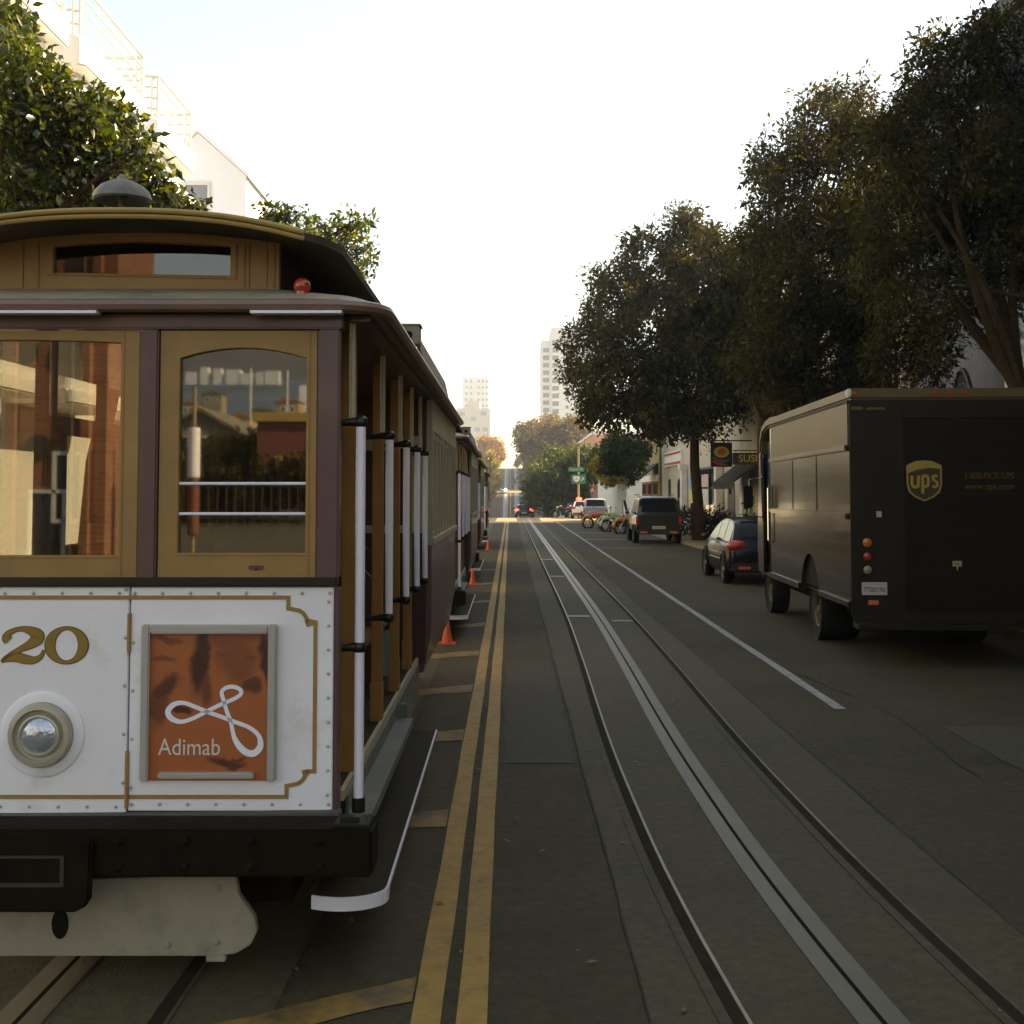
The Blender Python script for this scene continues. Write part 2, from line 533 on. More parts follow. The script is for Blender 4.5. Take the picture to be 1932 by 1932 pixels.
sheet('yellow_line', M['yellow_paint'], [(-.375 + wob(y, 0), -.262 + wob(y, 1), y) for y in rows_l], dz=.009)
sheet('yellow_line', M['yellow_paint'], [(-.205 + wob(y, 2), -.09 + wob(y, 3), y) for y in rows_l], dz=.009)
for T_ in (TC, TL):
    for (a_, b_) in ((104, 363), (377, 418)):
        rows_f = [a_ + .5] + [y for y in ys if a_ < y < b_] + [b_ - .5]
        sheet('track_slab', M['slab_glare'], [(interp(T_, y) - .45, interp(T_, y) + .45, y) for y in rows_f], dz=.05)  # light strips laid over the far slab as painted track glare
        sheet('track_slab', M['slab_glare'], [(interp(T_, y) + .62, interp(T_, y) + .78, y) for y in rows_f], dz=.05)
        if T_ is TC:
            sheet('yellow_line', M['yellow_paint'], [(.0, .35, y) for y in rows_f], dz=.05)
# slanting hatch bars to the left of the double line
for (y0, dy, L, wd) in ((4.95, -.60, .95, .25), (7.5, -.30, .95, .40), (10.05, -.34, .95, .44), (12.45, -.55, .95, .46), (15.2, -.6, .95, .5), (18.5, -.7, .9, .5), (22.5, -.8, .9, .5), (27, -.9, .9, .5), (32, -1, .9, .5)):
    mb = MB(); N = 8; vs = []
    for i in range(N + 1):
        t = i / N; x = -.385 - L * t
        vs += [(x, y0 + dy * t - wd * (.5 - .12 * math.sin(t * 3)) + random.uniform(-.015, .015), .009), (x, y0 + dy * t + wd * .5 + random.uniform(-.015, .015), .009)]
    mb.add(vs, [(2 * i, 2 * i + 1, 2 * i + 3, 2 * i + 2) for i in range(N)])
    tag(mb.build('hatch_bar', M['hatch_paint']), kind='structure')
rows_w = [11.25 + .5 * i for i in range(50)] + [37 + 2 * i for i in range(26)]
sheet('lane_line', M['white_paint'], [(3.02 + .004 * (y - 11) + wob(y, 4) * 1.6, 3.125 + .004 * (y - 11) + wob(y, 5) * 1.6, y) for y in rows_w], dz=.009)
for (xa, xb, y, wd) in ((3.25, 5.2, 53, .28), (3.2, 5.2, 44.5, .2), (3.3, 5.3, 62, .28)):
    sheet('stall_mark', M['white_paint'], [(xa, xb, y), (xa, xb, y + wd)], dz=.009)
for (xa, xb, y, wd) in ((.945, 1.30, 19.55, .26), (1.60, 1.93, 18.9, .16), (.97, 1.31, 29.0, .35), (.97, 1.31, 36.5, .35)):
    sheet('track_mark', M['white_paint'], [(xa, xb, y), (xa, xb, y + wd)], dz=.0145)
sheet('stop_line', M['white_paint'], [(XL + .3, 6.6, 85.2), (XL + .3, 6.6, 85.7)], dz=.016)
sheet('crosswalk_line', M['white_paint'], [(XL + .3, 6.6, 88.3), (XL + .3, 6.6, 88.7)], dz=.016)
sheet('crosswalk_line', M['white_paint'], [(XL + .3, 6.6, 91.4), (XL + .3, 6.6, 91.8)], dz=.016)
# seams and litter
def seam(path, wd=.004):
    mb = MB(); vs = []
    for i, (x, y) in enumerate(path):
        a = wd * (.4 + 1.8 * random.random())
        vs += [(x - a, y, .0142), (x + a, y, .0142)]
    mb.add(vs, [(2 * i, 2 * i + 1, 2 * i + 3, 2 * i + 2) for i in range(len(path) - 1)])
    tag(mb.build('road_seam', M['crack']), kind='structure')
seam([(.53 + random.uniform(-.006, .006), 3.6 + .3 * i) for i in range(70)])
seam([(2.32 + random.uniform(-.006, .006), 3.6 + .3 * i) for i in range(90)])
def ragged(name, m, x0, x1, y0, y1, dz):
    mb = MB(); N = 14; L = []; Q = []
    for i in range(N + 1):
        y = y0 + (y1 - y0) * i / N
        L.append((x0 + random.uniform(-.02, .02), y, dz)); Q.append((x1 + random.uniform(-.02, .02), y, dz))
    mb.add(L + Q, [(i, N + 1 + i, N + 2 + i, i + 1) for i in range(N)])
    tag(mb.build(name, m), kind='structure')
mat('patch_dark', (.044, .039, .028), .85, var=.4, scale=18, detail=10, bump=.4, bscale=90)
mat('patch_light', (.062, .056, .043), .85, var=.35, scale=16, detail=10, bump=.4, bscale=90)
ragged('road_patch', M['patch_dark'], 3.7, 5.3, 7.4, 10.4, .0085)
ragged('road_patch', M['patch_dark'], -.05, .49, 9.0, 14.5, .0085)
for sd_, pth in ((1, [(2.4, 5.6), (3.1, 6.2), (3.9, 6.1), (4.8, 6.9), (5.9, 6.8)]), (3, [(2.5, 12.2), (3.4, 12.7), (4.4, 12.5), (5.6, 13.2)]), (4, [(3.3, 8.6), (3.5, 10.8), (3.2, 13.5), (3.6, 17)])):
    q = []
    for (p0, p1) in zip(pth, pth[1:]):
        for k in range(8):
            s_ = k / 8
            q.append((p0[0] + (p1[0] - p0[0]) * s_ + random.uniform(-.03, .03), p0[1] + (p1[1] - p0[1]) * s_ + random.uniform(-.03, .03)))
    mb = MB(); vs = []
    for i, (x, y) in enumerate(q):
        nx = q[min(i + 1, len(q) - 1)]; pv_ = q[max(i - 1, 0)]
        t_ = Vector((nx[0] - pv_[0], nx[1] - pv_[1])).normalized(); w_ = random.uniform(.003, .010)
        vs += [(x - t_.y * w_, y + t_.x * w_, .0125), (x + t_.y * w_, y - t_.x * w_, .0125)]
    mb.add(vs, [(2 * i, 2 * i + 1, 2 * i + 3, 2 * i + 2) for i in range(len(q) - 1)])
    tag(mb.build('crack', M['crack']), kind='structure')
mb = MB()
for i in range(150):
    y = 4 + 26 * random.random() ** 1.6; x = random.uniform(-.9, 3.5); a = random.uniform(0, 6.3); r = random.uniform(.006, .022)
    q = [(x + r * k * math.cos(a + t), y + r * k * math.sin(a + t), .017 + random.random() * .006) for t, k in ((0, 1.6), (1.5, .7), (3.1, 1.5), (4.7, .7))]
    mb.add(q, [(0, 1, 2, 3)])
tag(mb.build('leaf_litter', M['leaf_litter']), kind='stuff')

# ------------------------------------------------------------------ foliage
def leaf_mesh(name, clusters, n_per, spread, L, W, m, parent, droop=.3, hang=0):
    """many small folded leaves round cluster centres -> one mesh"""
    C = np.repeat(np.array(clusters), n_per, axis=0)
    N = len(C)
    off = rng.normal(size=(N, 3)); off /= np.linalg.norm(off, axis=1)[:, None]
    off *= (spread * rng.random(N) ** .55)[:, None]
    P = C + off
    d = off / (np.linalg.norm(off, axis=1)[:, None] + 1e-6) + rng.normal(size=(N, 3)) * .8
    d[:, 2] -= droop
    d /= np.linalg.norm(d, axis=1)[:, None]
    u = rng.normal(size=(N, 3)); u[:, 2] += .9
    s = np.cross(d, u); s /= np.linalg.norm(s, axis=1)[:, None] + 1e-6
    nrm = np.cross(s, d)
    sc_ = np.repeat(.7 + .75 * rng.random(len(clusters)) ** 1.5, n_per)
    l = (L * sc_ * (.65 + .7 * rng.random(N)))[:, None]; wd = (W * sc_ * (.65 + .7 * rng.random(N)))[:, None]
    a = P; b = P + d * l * .5 + s * wd * .5 + nrm * wd * .18; c = P + d * l; e = P + d * l * .5 - s * wd * .5 + nrm * wd * .18
    V_ = np.stack([a, b, c, e], 1).reshape(-1, 3)
    F = np.stack([np.arange(N) * 4, np.arange(N) * 4 + 1, np.arange(N) * 4 + 2, np.arange(N) * 4, np.arange(N) * 4 + 2, np.arange(N) * 4 + 3], 1).reshape(-1)
    me = bpy.data.meshes.new(name)
    me.vertices.add(len(V_)); me.vertices.foreach_set('co', V_.astype(np.float32).ravel())
    me.loops.add(len(F)); me.loops.foreach_set('vertex_index', F.astype(np.int32))
    me.polygons.add(N * 2); me.polygons.foreach_set('loop_start', (np.arange(N * 2) * 3).astype(np.int32))
    me.update(calc_edges=True); me.validate()
    me.materials.append(m)
    o = bpy.data.objects.new(name, me); COL.objects.link(o)
    if parent: o.parent = parent
    return o
def crown_points(blobs, per_m2, shell=.55):
    pts = []
    for (c, r, rd) in blobs:
        n = int(max(6, per_m2 * 4 * math.pi * r * r))
        d = rng.normal(size=(n, 3)); d /= np.linalg.norm(d, axis=1)[:, None]
        k = shell + (1.06 - shell) * rng.random(n) ** .7
        wisp = rng.random(n) < .10
        k = np.where(wisp, 1.0 + .42 * rng.random(n) ** 1.5, k)
        pts.append(np.array(c) + d * k[:, None] * np.array([r, rd, r * .95]))
    P = np.concatenate(pts)
    s_ = 2 * math.pi / (1.15 * float(np.mean([q[1] for q in blobs])) + .25)
    nz = np.sin(P[:, 0] * s_ + 1.3 * np.sin(P[:, 2] * s_ * .6)) + np.sin(P[:, 1] * s_ * .9 + 2) + np.sin(P[:, 2] * s_ * 1.2 + 1.1 * np.sin(P[:, 0] * s_ * .7))
    return P[nz + rng.normal(size=len(P)) * .35 > -1.0]
def px_blobs(lst, d, dd=.0, depth=1.0):
    """(x, y, radius) sizes as measured on the photograph, at street distance d"""
    out = []
    for (x, y, r) in lst:
        dj = d + random.uniform(-dd, dd)
        rr = r * dj / 2260
        out.append((tuple(at(x, y, dj)), rr, rr * depth))
    return out
def limb(mb, a, b, r0, r1, n=6, sag=.15):
    a = Vector(a); b = Vector(b); pts = []; rs = []
    k = (b - a).length
    j = Vector((random.uniform(-1, 1), random.uniform(-1, 1), random.uniform(-.3, .6))) * k * sag
    for i in range(n + 1):
        t = i / n
        pts.append(a.lerp(b, t) + j * (4 * t * (1 - t)) * .5)
        rs.append(r0 + (r1 - r0) * t)
    mb.tube(pts, rs, 8)
def tree(name, label, base, fork, blobs, lm, per_m2, n_per, spread, L, W, tr=.2, group=None, shell=.55, droop=.3, extra=None, every=1):
    t = thing(name, label, 'tree', base, group=group)
    bx, by, bz = base
    mb = MB(); f = Vector(fork) - Vector(base)
    pts = [Vector((0, 0, -.1)), f * .33 + Vector((.04, .05, 0)), f * .68 - Vector((.05, 0, 0)), f]
    mb.tube(pts, [tr * 1.35, tr, tr * .9, tr * .8], 10)
    tk = mb.build('trunk', M['bark'], t, smooth=True)
    mb = MB()
    for (c, r, rd) in blobs[::every]:
        limb(mb, f + Vector((0, 0, -.1)), Vector(c) - Vector(base), tr * .5, tr * .08)
        for q in range(2):
            a = Vector(c) - Vector(base); d = Vector((random.uniform(-1, 1), random.uniform(-1, 1), random.uniform(-.4, 1))).normalized()
            limb(mb, f.lerp(a, .6), a + d * r * .8, tr * .2, tr * .04, 4)
    for e in (extra or []):
        limb(mb, Vector(e[0]) - Vector(base), Vector(e[1]) - Vector(base), e[2], e[3], 6, e[4])
    br = mb.build('branches', M['bark'], t, smooth=True)
    cl = crown_points(blobs, per_m2, shell) - np.array(base)
    leaf_mesh('crown', cl, n_per, spread, L, W, lm, t, droop)
    return t
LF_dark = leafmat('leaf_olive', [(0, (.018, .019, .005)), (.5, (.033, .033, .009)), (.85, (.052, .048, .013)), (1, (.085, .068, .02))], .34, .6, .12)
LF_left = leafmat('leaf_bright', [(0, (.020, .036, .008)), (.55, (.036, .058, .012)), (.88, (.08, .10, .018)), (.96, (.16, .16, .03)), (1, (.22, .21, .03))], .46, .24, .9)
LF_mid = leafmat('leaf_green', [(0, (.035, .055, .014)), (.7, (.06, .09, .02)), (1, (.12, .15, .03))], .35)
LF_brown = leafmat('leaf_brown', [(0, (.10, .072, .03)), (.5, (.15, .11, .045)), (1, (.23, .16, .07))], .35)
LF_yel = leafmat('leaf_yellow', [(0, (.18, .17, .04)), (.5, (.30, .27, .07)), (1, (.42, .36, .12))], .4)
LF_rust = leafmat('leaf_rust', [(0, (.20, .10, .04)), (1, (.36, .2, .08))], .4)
# ------------------------------------------------------------------ trees
G_R = 'big street trees along the right sidewalk'
A = px_blobs([(1118, 650, 52), (1105, 720, 44), (1160, 560, 62), (1225, 505, 66), (1300, 480, 52), (1350, 480, 45), (1250, 620, 105), (1340, 600, 95), (1300, 730, 95), (1185, 730, 75), (1390, 700, 75), (1130, 775, 34), (1330, 445, 26), (1400, 560, 60), (1210, 780, 45), (1310, 775, 48), (1250, 800, 28), (1420, 620, 70), (1430, 520, 50), (1398, 498, 42), (1380, 745, 45), (1290, 420, 30)], 47, 2.5, 1.1)
tree('street_tree', 'dark green street tree with rounded crown, just left of the tallest trees on the right', (7.7, 49, .13), (7.5, 48.6, 4.6), A, LF_dark, 9, 26, .48, .20, .085, .22, G_R)
B = px_blobs([(1480, 300, 60), (1560, 235, 62), (1610, 230, 55), (1470, 390, 62), (1450, 330, 36), (1560, 370, 100), (1660, 300, 80), (1600, 500, 125), (1490, 540, 85), (1720, 470, 110), (1560, 640, 100), (1680, 640, 90), (1460, 640, 60), (1560, 180, 24), (1620, 165, 22), (1700, 220, 30), (1500, 735, 42), (1560, 730, 40), (1700, 690, 70), (1640, 740, 50), (1760, 330, 80), (1790, 480, 90), (1640, 420, 90), (1450, 470, 50), (1445, 705, 48), (1490, 690, 48), (1415, 665, 42), (1425, 455, 40)], 32, 1.8, 1.1)
tree('street_tree', 'tall broad olive tree behind the brown truck, second from the right edge', (7.75, 36, .13), (7.45, 35.2, 4.4), B, LF_dark, 13, 26, .38, .15, .06, .2, G_R)
Cc = px_blobs([(1790, 150, 85), (1880, 75, 60), (1850, 60, 34), (1760, 90, 34), (1930, 60, 50), (1900, 220, 105), (1780, 270, 85), (1730, 200, 40), (1930, 380, 100), (1830, 430, 85), (1760, 400, 70), (1900, 500, 48), (1980, 250, 120), (2060, 120, 110), (2080, 380, 130), (1800, 540, 60), (1720, 600, 60), (1770, 640, 50), (1700, 300, 70), (1690, 420, 80), (1690, 520, 70), (1690, 680, 50), (1960, 480, 60), (1870, 300, 80), (1840, 560, 40), (1660, 250, 40), (1745, 690, 36)], 22, 1.3, 1.1)
tree('street_tree', 'nearest tall tree at the right edge, with a thick slanting bough over the truck', (8.9, 20.5, .13), (8.95, 20.8, 3.6), Cc, LF_dark, 20, 26, .30, .115, .045, .24, G_R,
     every=6, extra=[(at(1990, 800, 21), at(1838, 622, 21.5), .17, .10, .05), (at(1838, 622, 21.5), at(1770, 520, 21.5), .10, .04, .1), (at(1932, 560, 21), at(1800, 540, 21.2), .05, .03, .1)])
for (ty, lb_) in ((9.5, 'unseen street tree added beyond the right edge to shade the near road'), (-1.5, 'unseen street tree added behind the viewpoint to darken the truck rear')):  # two trees out of view, added to cut skylight on road and truck
    Nb = [((8.4 + random.uniform(-2.6, 2.4), ty + random.uniform(-3.4, 3.4), random.uniform(6.2, 10.6)), random.uniform(1.1, 1.6), 1.4) for _ in range(16)]
    Nb = [q for q in Nb if q[0][0] > 5.6 + max(0, q[0][1] - 8) * .25]
    tree('street_tree', lb_, (8.6, ty, .13), (8.5, ty, 4.4), Nb, LF_dark, 6, 24, .45, .2, .09, .2, G_R)
Lb = px_blobs([(20, 170, 95), (105, 235, 85), (185, 230, 42), (230, 235, 26), (0, 330, 100), (110, 340, 95), (215, 320, 66), (285, 345, 38), (335, 388, 26), (5, 70, 50), (-25, 25, 34), (70, 130, 34), (-110, 200, 140), (-90, 370, 130), (60, 430, 70), (262, 275, 20), (230, 400, 45), (370, 402, 14)], 13.5, .9, .8)
tree('street_tree', 'bright leafy tree above the cable car roof, sunlit and mottled yellow', (-6.75, 13.2, .13), (-6.7, 13.3, 3.0), Lb, LF_left, 44, 26, .18, .105, .052, .2, 'trees along the left sidewalk', droop=.5, every=5)
Lc = px_blobs([(545, 432, 34), (600, 438, 36), (655, 428, 26), (680, 418, 14), (655, 475, 30), (685, 505, 22), (600, 490, 45), (520, 415, 20), (510, 400, 10), (640, 530, 40), (560, 510, 60), (690, 470, 14)], 17, .7, .8)
tree('street_tree', 'sprays of bright leaves showing just above the back of the cable car roof', (-6.75, 18.6, .13), (-6.0, 18.0, 3.6), Lc, LF_left, 22, 24, .17, .10, .048, .16, 'trees along the left sidewalk', droop=.5)
D = px_blobs([(1165, 860, 34), (1140, 868, 26), (1190, 868, 26), (1165, 835, 24), (1130, 880, 14), (1205, 850, 22), (1150, 895, 18), (1185, 893, 18)], 74, 1, 1.0)
tree('small_tree', 'small bright green tree with yellow tips, beside the parking sign', (7.3, 74, .13), (7.0, 74, 2.4), D, LF_mid, 14, 24, .3, .19, .09, .09, droop=.3)
yb = px_blobs([(1125, 873, 9), (1118, 882, 6), (1138, 905, 7), (1160, 906, 6), (1150, 910, 6), (1128, 862, 5), (1178, 905, 5)], 72.8, .3, 1)
leaf_mesh('leaf_tips', crown_points(yb, 30) - np.array((7.3, 74, .13)), 14, .16, .17, .1, LF_yel, bpy.data.objects['small_tree'])
Eb = px_blobs([(1060, 900, 40), (1030, 905, 34), (1085, 890, 36), (1010, 915, 24), (1050, 868, 28), (1080, 930, 32), (1040, 940, 30), (1100, 870, 24), (1005, 945, 14)], 122, 3, 1.2)
tree('street_tree', 'dark leafy tree beyond the crossing, behind the green street signs', (7.6, 122, gz(122)), (7, 122, 2.2), Eb, LF_mid, 4, 26, .6, .34, .16, .2, 'trees beyond the crossing')
Fb = px_blobs([(1008, 822, 28), (1040, 810, 28), (990, 838, 18), (1020, 855, 36), (1060, 830, 32), (1085, 815, 28), (1030, 890, 34), (1075, 860, 40), (985, 815, 12), (1005, 905, 20)], 225, 6, 1.2)
tree('street_tree', 'tall hazy brown tree in front of the white tower', (9, 225, gz(225)), (8.6, 225, 3.0), Fb, LF_brown, 1.7, 26, 1.1, .55, .28, .3, 'trees beyond the crossing')
Gb = px_blobs([(980, 868, 7), (974, 876, 4), (990, 862, 8), (992, 876, 6)], 400, 2, 1.2)
tree('street_tree', 'little brown tree standing against the sky at the top of the hill', (6.5, 400, gz(400)), (5.5, 400, 12), Gb, LF_brown, 2, 20, .8, .5, .3, .2, 'trees beyond the crossing')
Hb = px_blobs([(930, 845, 18), (915, 838, 14), (940, 858, 12), (922, 860, 16)], 330, 3, 1.1)
tree('street_tree', 'rust coloured tree behind the yellow one, at the end of the cable car row', (-7.6, 330, gz(330)), (-6.4, 330, 4), Hb, LF_rust, 2, 24, 1.0, .5, .28, .25, 'trees beyond the crossing')
Ib = px_blobs([(931, 875, 9), (930, 890, 10), (934, 904, 11), (932, 920, 9), (928, 932, 6), (925, 862, 7)], 215, 2, 1.0)
tree('street_tree', 'narrow pale yellow sunlit tree at the end of the cable car row', (-6.9, 215, gz(215)), (-3.8, 215, -1), Ib, LF_yel, 6, 24, .6, .35, .2, .18, 'trees beyond the crossing')

def shrub(name, label, base, blobs, lm, per, n, spread, L, W, group=None, pot=None):
    t = thing(name, label, 'shrub', base, group=group)
    cl = crown_points(blobs, per, .3)
    mb = MB()
    for (c, r, rd) in blobs:
        limb(mb, (0, 0, .02), c, .03, .01, 4)
    mb.build('stem', M['bark'], t)
    leaf_mesh('foliage', cl, n, spread, L, W, lm, t)
    return t
G_S = 'shrubs on the sidewalk outside the restaurant'
shrub('shrub', 'wide dark bush between the dark parked car and the white column', (8.1, 54, .13), [((0, 0, .7), .6, .6), ((-.5, .4, .6), .5, .5), ((.4, -.3, .9), .5, .5)], LF_dark, 14, 20, .2, .12, .06, G_S)
shrub('shrub', 'low dark bush below the posters', (8.3, 49.5, .13), [((0, 0, .6), .55, .6), ((.4, .2, .9), .5, .5), ((-.3, 0, .5), .4, .4)], LF_dark, 14, 20, .2, .12, .06, G_S)
shrub('shrub', 'pointed bush under the wall lamp beside the brown truck', (8.7, 44, .13), [((0, 0, .45), .45, .45), ((0, 0, .95), .36, .36), ((0, 0, 1.4), .22, .22), ((.1, 0, 1.7), .12, .12)], LF_mid, 16, 20, .16, .1, .05, G_S)

# ------------------------------------------------------------------ buildings
def building(name, label, x0, x1, y0, y1, z0, z1, m, cat='building', cornice=None, group=None):
    b = thing(name, label, cat, (0, 0, 0), group=group)
    MB().box((x0, y0, z0), (x1, y1, z1)).build('wall', m, b)
    if cornice:
        MB().box((x0 - .18, y0 - .18, z1 - .25), (x1 + .18, y1 + .18, z1 + .12)).build('cornice', cornice, b)
    return b
def win(b, face, plane, u, z, wd, h, fm=None, gm=None, fr=.08, arch=0, mull=0, name='window'):
    """a framed window on a wall; face X-, X+ or Y-"""
    fm = fm or M['white_trim']; gm = gm or M['dark_glass']
    ax = 'X' if face[0] == 'X' else 'Y'
    s = -1 if face[1] == '-' else 1
    o = archrect(u - wd / 2, u + wd / 2, z, z + h, arch) if arch else rect(u - wd / 2, u + wd / 2, z, z + h)
    i = archrect(u - wd / 2 + fr, u + wd / 2 - fr, z + fr, z + h - fr, arch) if arch else rect(u - wd / 2 + fr, u + wd / 2 - fr, z + fr, z + h - fr)
    mb = MB().ring(o, i, plane + s * .07, plane - s * .03, ax)
    for k in range(mull):
        c = u - wd / 2 + wd * (k + 1) / (mull + 1)
        mb.prism(rect(c - fr * .3, c + fr * .3, z + fr, z + h - fr - arch * .5), plane + s * .05, plane - s * .02, ax)
    f = mb.build(name, fm, b)
    MB().prism(i, plane + s * .025, plane - s * .02, ax).build('pane', gm, f)
    return f
FX = 9.5
# right-hand row, near to far
b = building('building', 'dark building front unseen beyond the right edge, placed to shade the street', FX + .3, 24, -6, 10.8, 0, 12.5, M['tan_wall'])  # out of view, there to keep the near street in shade
b = building('building', 'grey blue stuccoed building with arched opening and white framed window above the truck', FX, 24, 11, 28, .1, 11.3, M['blue_wall'], cornice=M['dark_trim'])
win(b, 'X-', FX, 21.6, 3.9, 2.3, 2.6, M['white_trim'], fr=.32, mull=1)
win(b, 'X-', FX, 25.0, 2.2, 1.05, 2.45, M['dark_trim'], arch=.5, fr=.06)
win(b, 'X-', FX, 15.5, 4.2, 2.2, 2.4, M['white_trim'], fr=.25, mull=1)
for y in (14.5, 19.5, 24.5):
    win(b, 'X-', FX, y, 7.6, 1.6, 2.2, fr=.12, mull=1)
b = building('building', 'narrow tan brick building behind the tree, left of the grey blue one', FX + .1, 24, 28.1, 34.5, .1, 9.6, M['tan_brick'], cornice=M['dark_trim'])
for z in (3.6, 6.6):
    for y in (29.8, 32.6):
        win(b, 'X-', FX + .1, y, z, 1.1, 2.0, fr=.1, mull=1)
b = building('restaurant', 'beige restaurant front with white columns, posters and a dark awning', FX, 24, 34.6, 65.5, .1, 10.6, M['beige_wall'], cornice=M['white_trim'])
for y in (37, 41, 45.5, 50, 54.5, 59, 63):
    win(b, 'X-', FX, y, 5.2, 1.5, 2.0, M['white_trim'], fr=.14, mull=1)
for y in (53.5, 64.2, 47.6):
    MB().box((FX - .35, y - .28, .13), (FX - .02, y + .28, 3.35)).box((FX - .45, y - .38, 3.3), (FX - .01, y + .38, 3.6)).build('column', M['white_trim'], b, bevel=.03)
win(b, 'X-', FX, 59, .9, 7.2, 2.4, M['dark_trim'], fr=.1, mull=4, name='shop_window')
MB().box((FX - .03, 50.6, .13), (FX + .02, 52.2, 2.5)).build('door', M['dark_trim'], b)
MB().prism([(FX - 1.3, 2.5), (FX - 1.25, 2.45), (FX - .02, 3.35), (FX - .02, 3.5)], 44.0, 48.2, 'Y').prism([(FX - 1.31, 2.2), (FX - 1.28, 2.2), (FX - 1.28, 2.5), (FX - 1.31, 2.5)], 44.0, 48.2, 'Y').build('awning', M['dark_cloth'], b)
for i, (y, z0, z1, m_) in enumerate(((57.6, 2.35, 2.95, 'sign_pink'), (57.6, 1.5, 2.25, 'sign_pale'))):
    p = MB().box((FX - .14, y - .95, z0), (FX - .1, y + .95, z1)).build('poster', M[m_], b)
mat('poster_blue', (.12, .26, .42), .5, var=.2); mat('poster_yel', (.5, .46, .06), .5, var=.2)
MB().box((FX - .14, 60.3, 2.0), (FX - .1, 62.6, 3.1)).build('poster', M['poster_blue'], b)
MB().box((FX - .16, 60.5, 1.55), (FX - .11, 62.3, 2.25)).build('poster', M['poster_yel'], b)
wl = thing('wall_lamp', 'round white lamp on the beige restaurant wall near the truck', 'lamp', (FX, 51.5, 2.35))
MB().box((-.12, -.12, -.35), (-.005, .12, .0)).tube([(-.1, 0, -.1), (-.3, 0, -.1), (-.3, 0, 0)], .025).build('bracket', M['dark_trim'], wl)
MB().blob((-.3, 0, .12), .17, 14, 9).build('globe', emit('lamp_white', (1, .93, .8), 1.1), wl, smooth=True)
sg = thing('hanging_sign', 'dark projecting shop sign reading SUSHI in pale letters', 'sign', (8.8, 44, 3.3))
MB().box((-.62, -.04, -.22), (.66, .04, .22)).build('board', M['dark_cloth'], sg, bevel=.01)
text_mesh('lettering', 'SUSHI', .36, M['gold_letter'], sg, (.08, -.045, .0), xs=1.05)
MB().tube([(-.6, 0, .3), (.72, 0, .3)], .02).tube([(-.5, 0, .3), (-.5, 0, .2)], .012).tube([(.5, 0, .3), (.5, 0, .2)], .012).build('hanger', M['black'], sg)
sg = thing('hanging_sign', 'square dark hanging sign with yellow and red oval', 'sign', (8.3, 47, 3.55))
MB().box((-.42, -.05, -.48), (.42, .05, .48)).build('board', M['dark_cloth'], sg, bevel=.015)
def oval(rx, rz, cz, y, n=24):
    return [(rx * math.cos(2 * math.pi * k / n), cz + rz * math.sin(2 * math.pi * k / n)) for k in range(n)]
mat('oval_yel', (.45, .36, .05), .5, var=.1); mat('oval_red', (.45, .10, .04), .5, var=.3, scale=8); mat('oval_blue', (.04, .09, .16), .5, var=.1)
MB().prism(oval(.3, .22, .1, 0), -.056, -.05).build('yellow_oval', M['oval_yel'], sg)
MB().prism(oval(.17, .13, .1, 0), -.062, -.056).build('red_spot', M['oval_red'], sg)
MB().ribbon([(-.34, -.1), (-.2, -.22), (0, -.27), (.2, -.24), (.33, -.16)], [.06, .1, .12, .1, .05], -.056, -.05).build('blue_swoosh', M['oval_blue'], sg)
MB().ribbon([(-.36, -.24), (-.2, -.34), (0, -.39), (.2, -.4)], [.05, .09, .1, .05], -.056, -.05).build('red_swoosh', M['red_paint'], sg)
MB().tube([(-.45, 0, .55), (1.2, 0, .55)], .025).tube([(-.3, 0, .55), (-.3, 0, .47)], .012).tube([(.3, 0, .55), (.3, 0, .47)], .012).build('hanger', M['black'], sg)
b = building('building', 'plain beige building with a dark doorway and a white fascia sign with red stripes', FX + .15, 24, 65.6, 76, .1, 11.5, M['beige_wall'], cornice=M['dark_trim'])
MB().box((FX - .02, 66.5, 3.65), (FX + .14, 73.5, 4.5)).build('fascia_sign', M['sign_white'], b)
MB().box((FX - .05, 66.6, 3.72), (FX - .021, 73.4, 3.86)).box((FX - .05, 66.6, 4.3), (FX - .021, 73.4, 4.42)).build('red_stripe', M['red_paint'], b)
win(b, 'X-', FX + .15, 68, .2, 1.3, 2.7, M['dark_trim'], arch=.4)
win(b, 'X-', FX + .15, 72.2, .9, .7, 2.0, M['dark_trim'])
for y in (68, 72.5):
    win(b, 'X-', FX + .15, y, 6.5, 1.3, 1.9, mull=1)
b = building('building', 'corner shop with white bands and brown windows, before the crossing', FX, 24, 76.2, 86.2, .1, 11, M['tan_wall'], cornice=M['white_trim'])
MB().box((FX - .12, 76.3, 2.85), (FX - .01, 86.1, 3.25)).build('white_band', M['sign_white'], b)
MB().box((FX - .10, 76.3, 1.65), (FX - .01, 86.1, 1.85)).build('white_band', M['sign_white'], b)
for y in (78, 81.2, 84.4):
    win(b, 'X-', FX, y, 1.9, 2.4, .9, M['terracotta'], fr=.1)
MB().prism([(FX - 1.2, 3.0), (FX - 1.15, 2.95), (FX - .02, 3.9), (FX - .02, 4.0)], 76.6, 80, 'Y').build('awning', M['dark_cloth'], b)
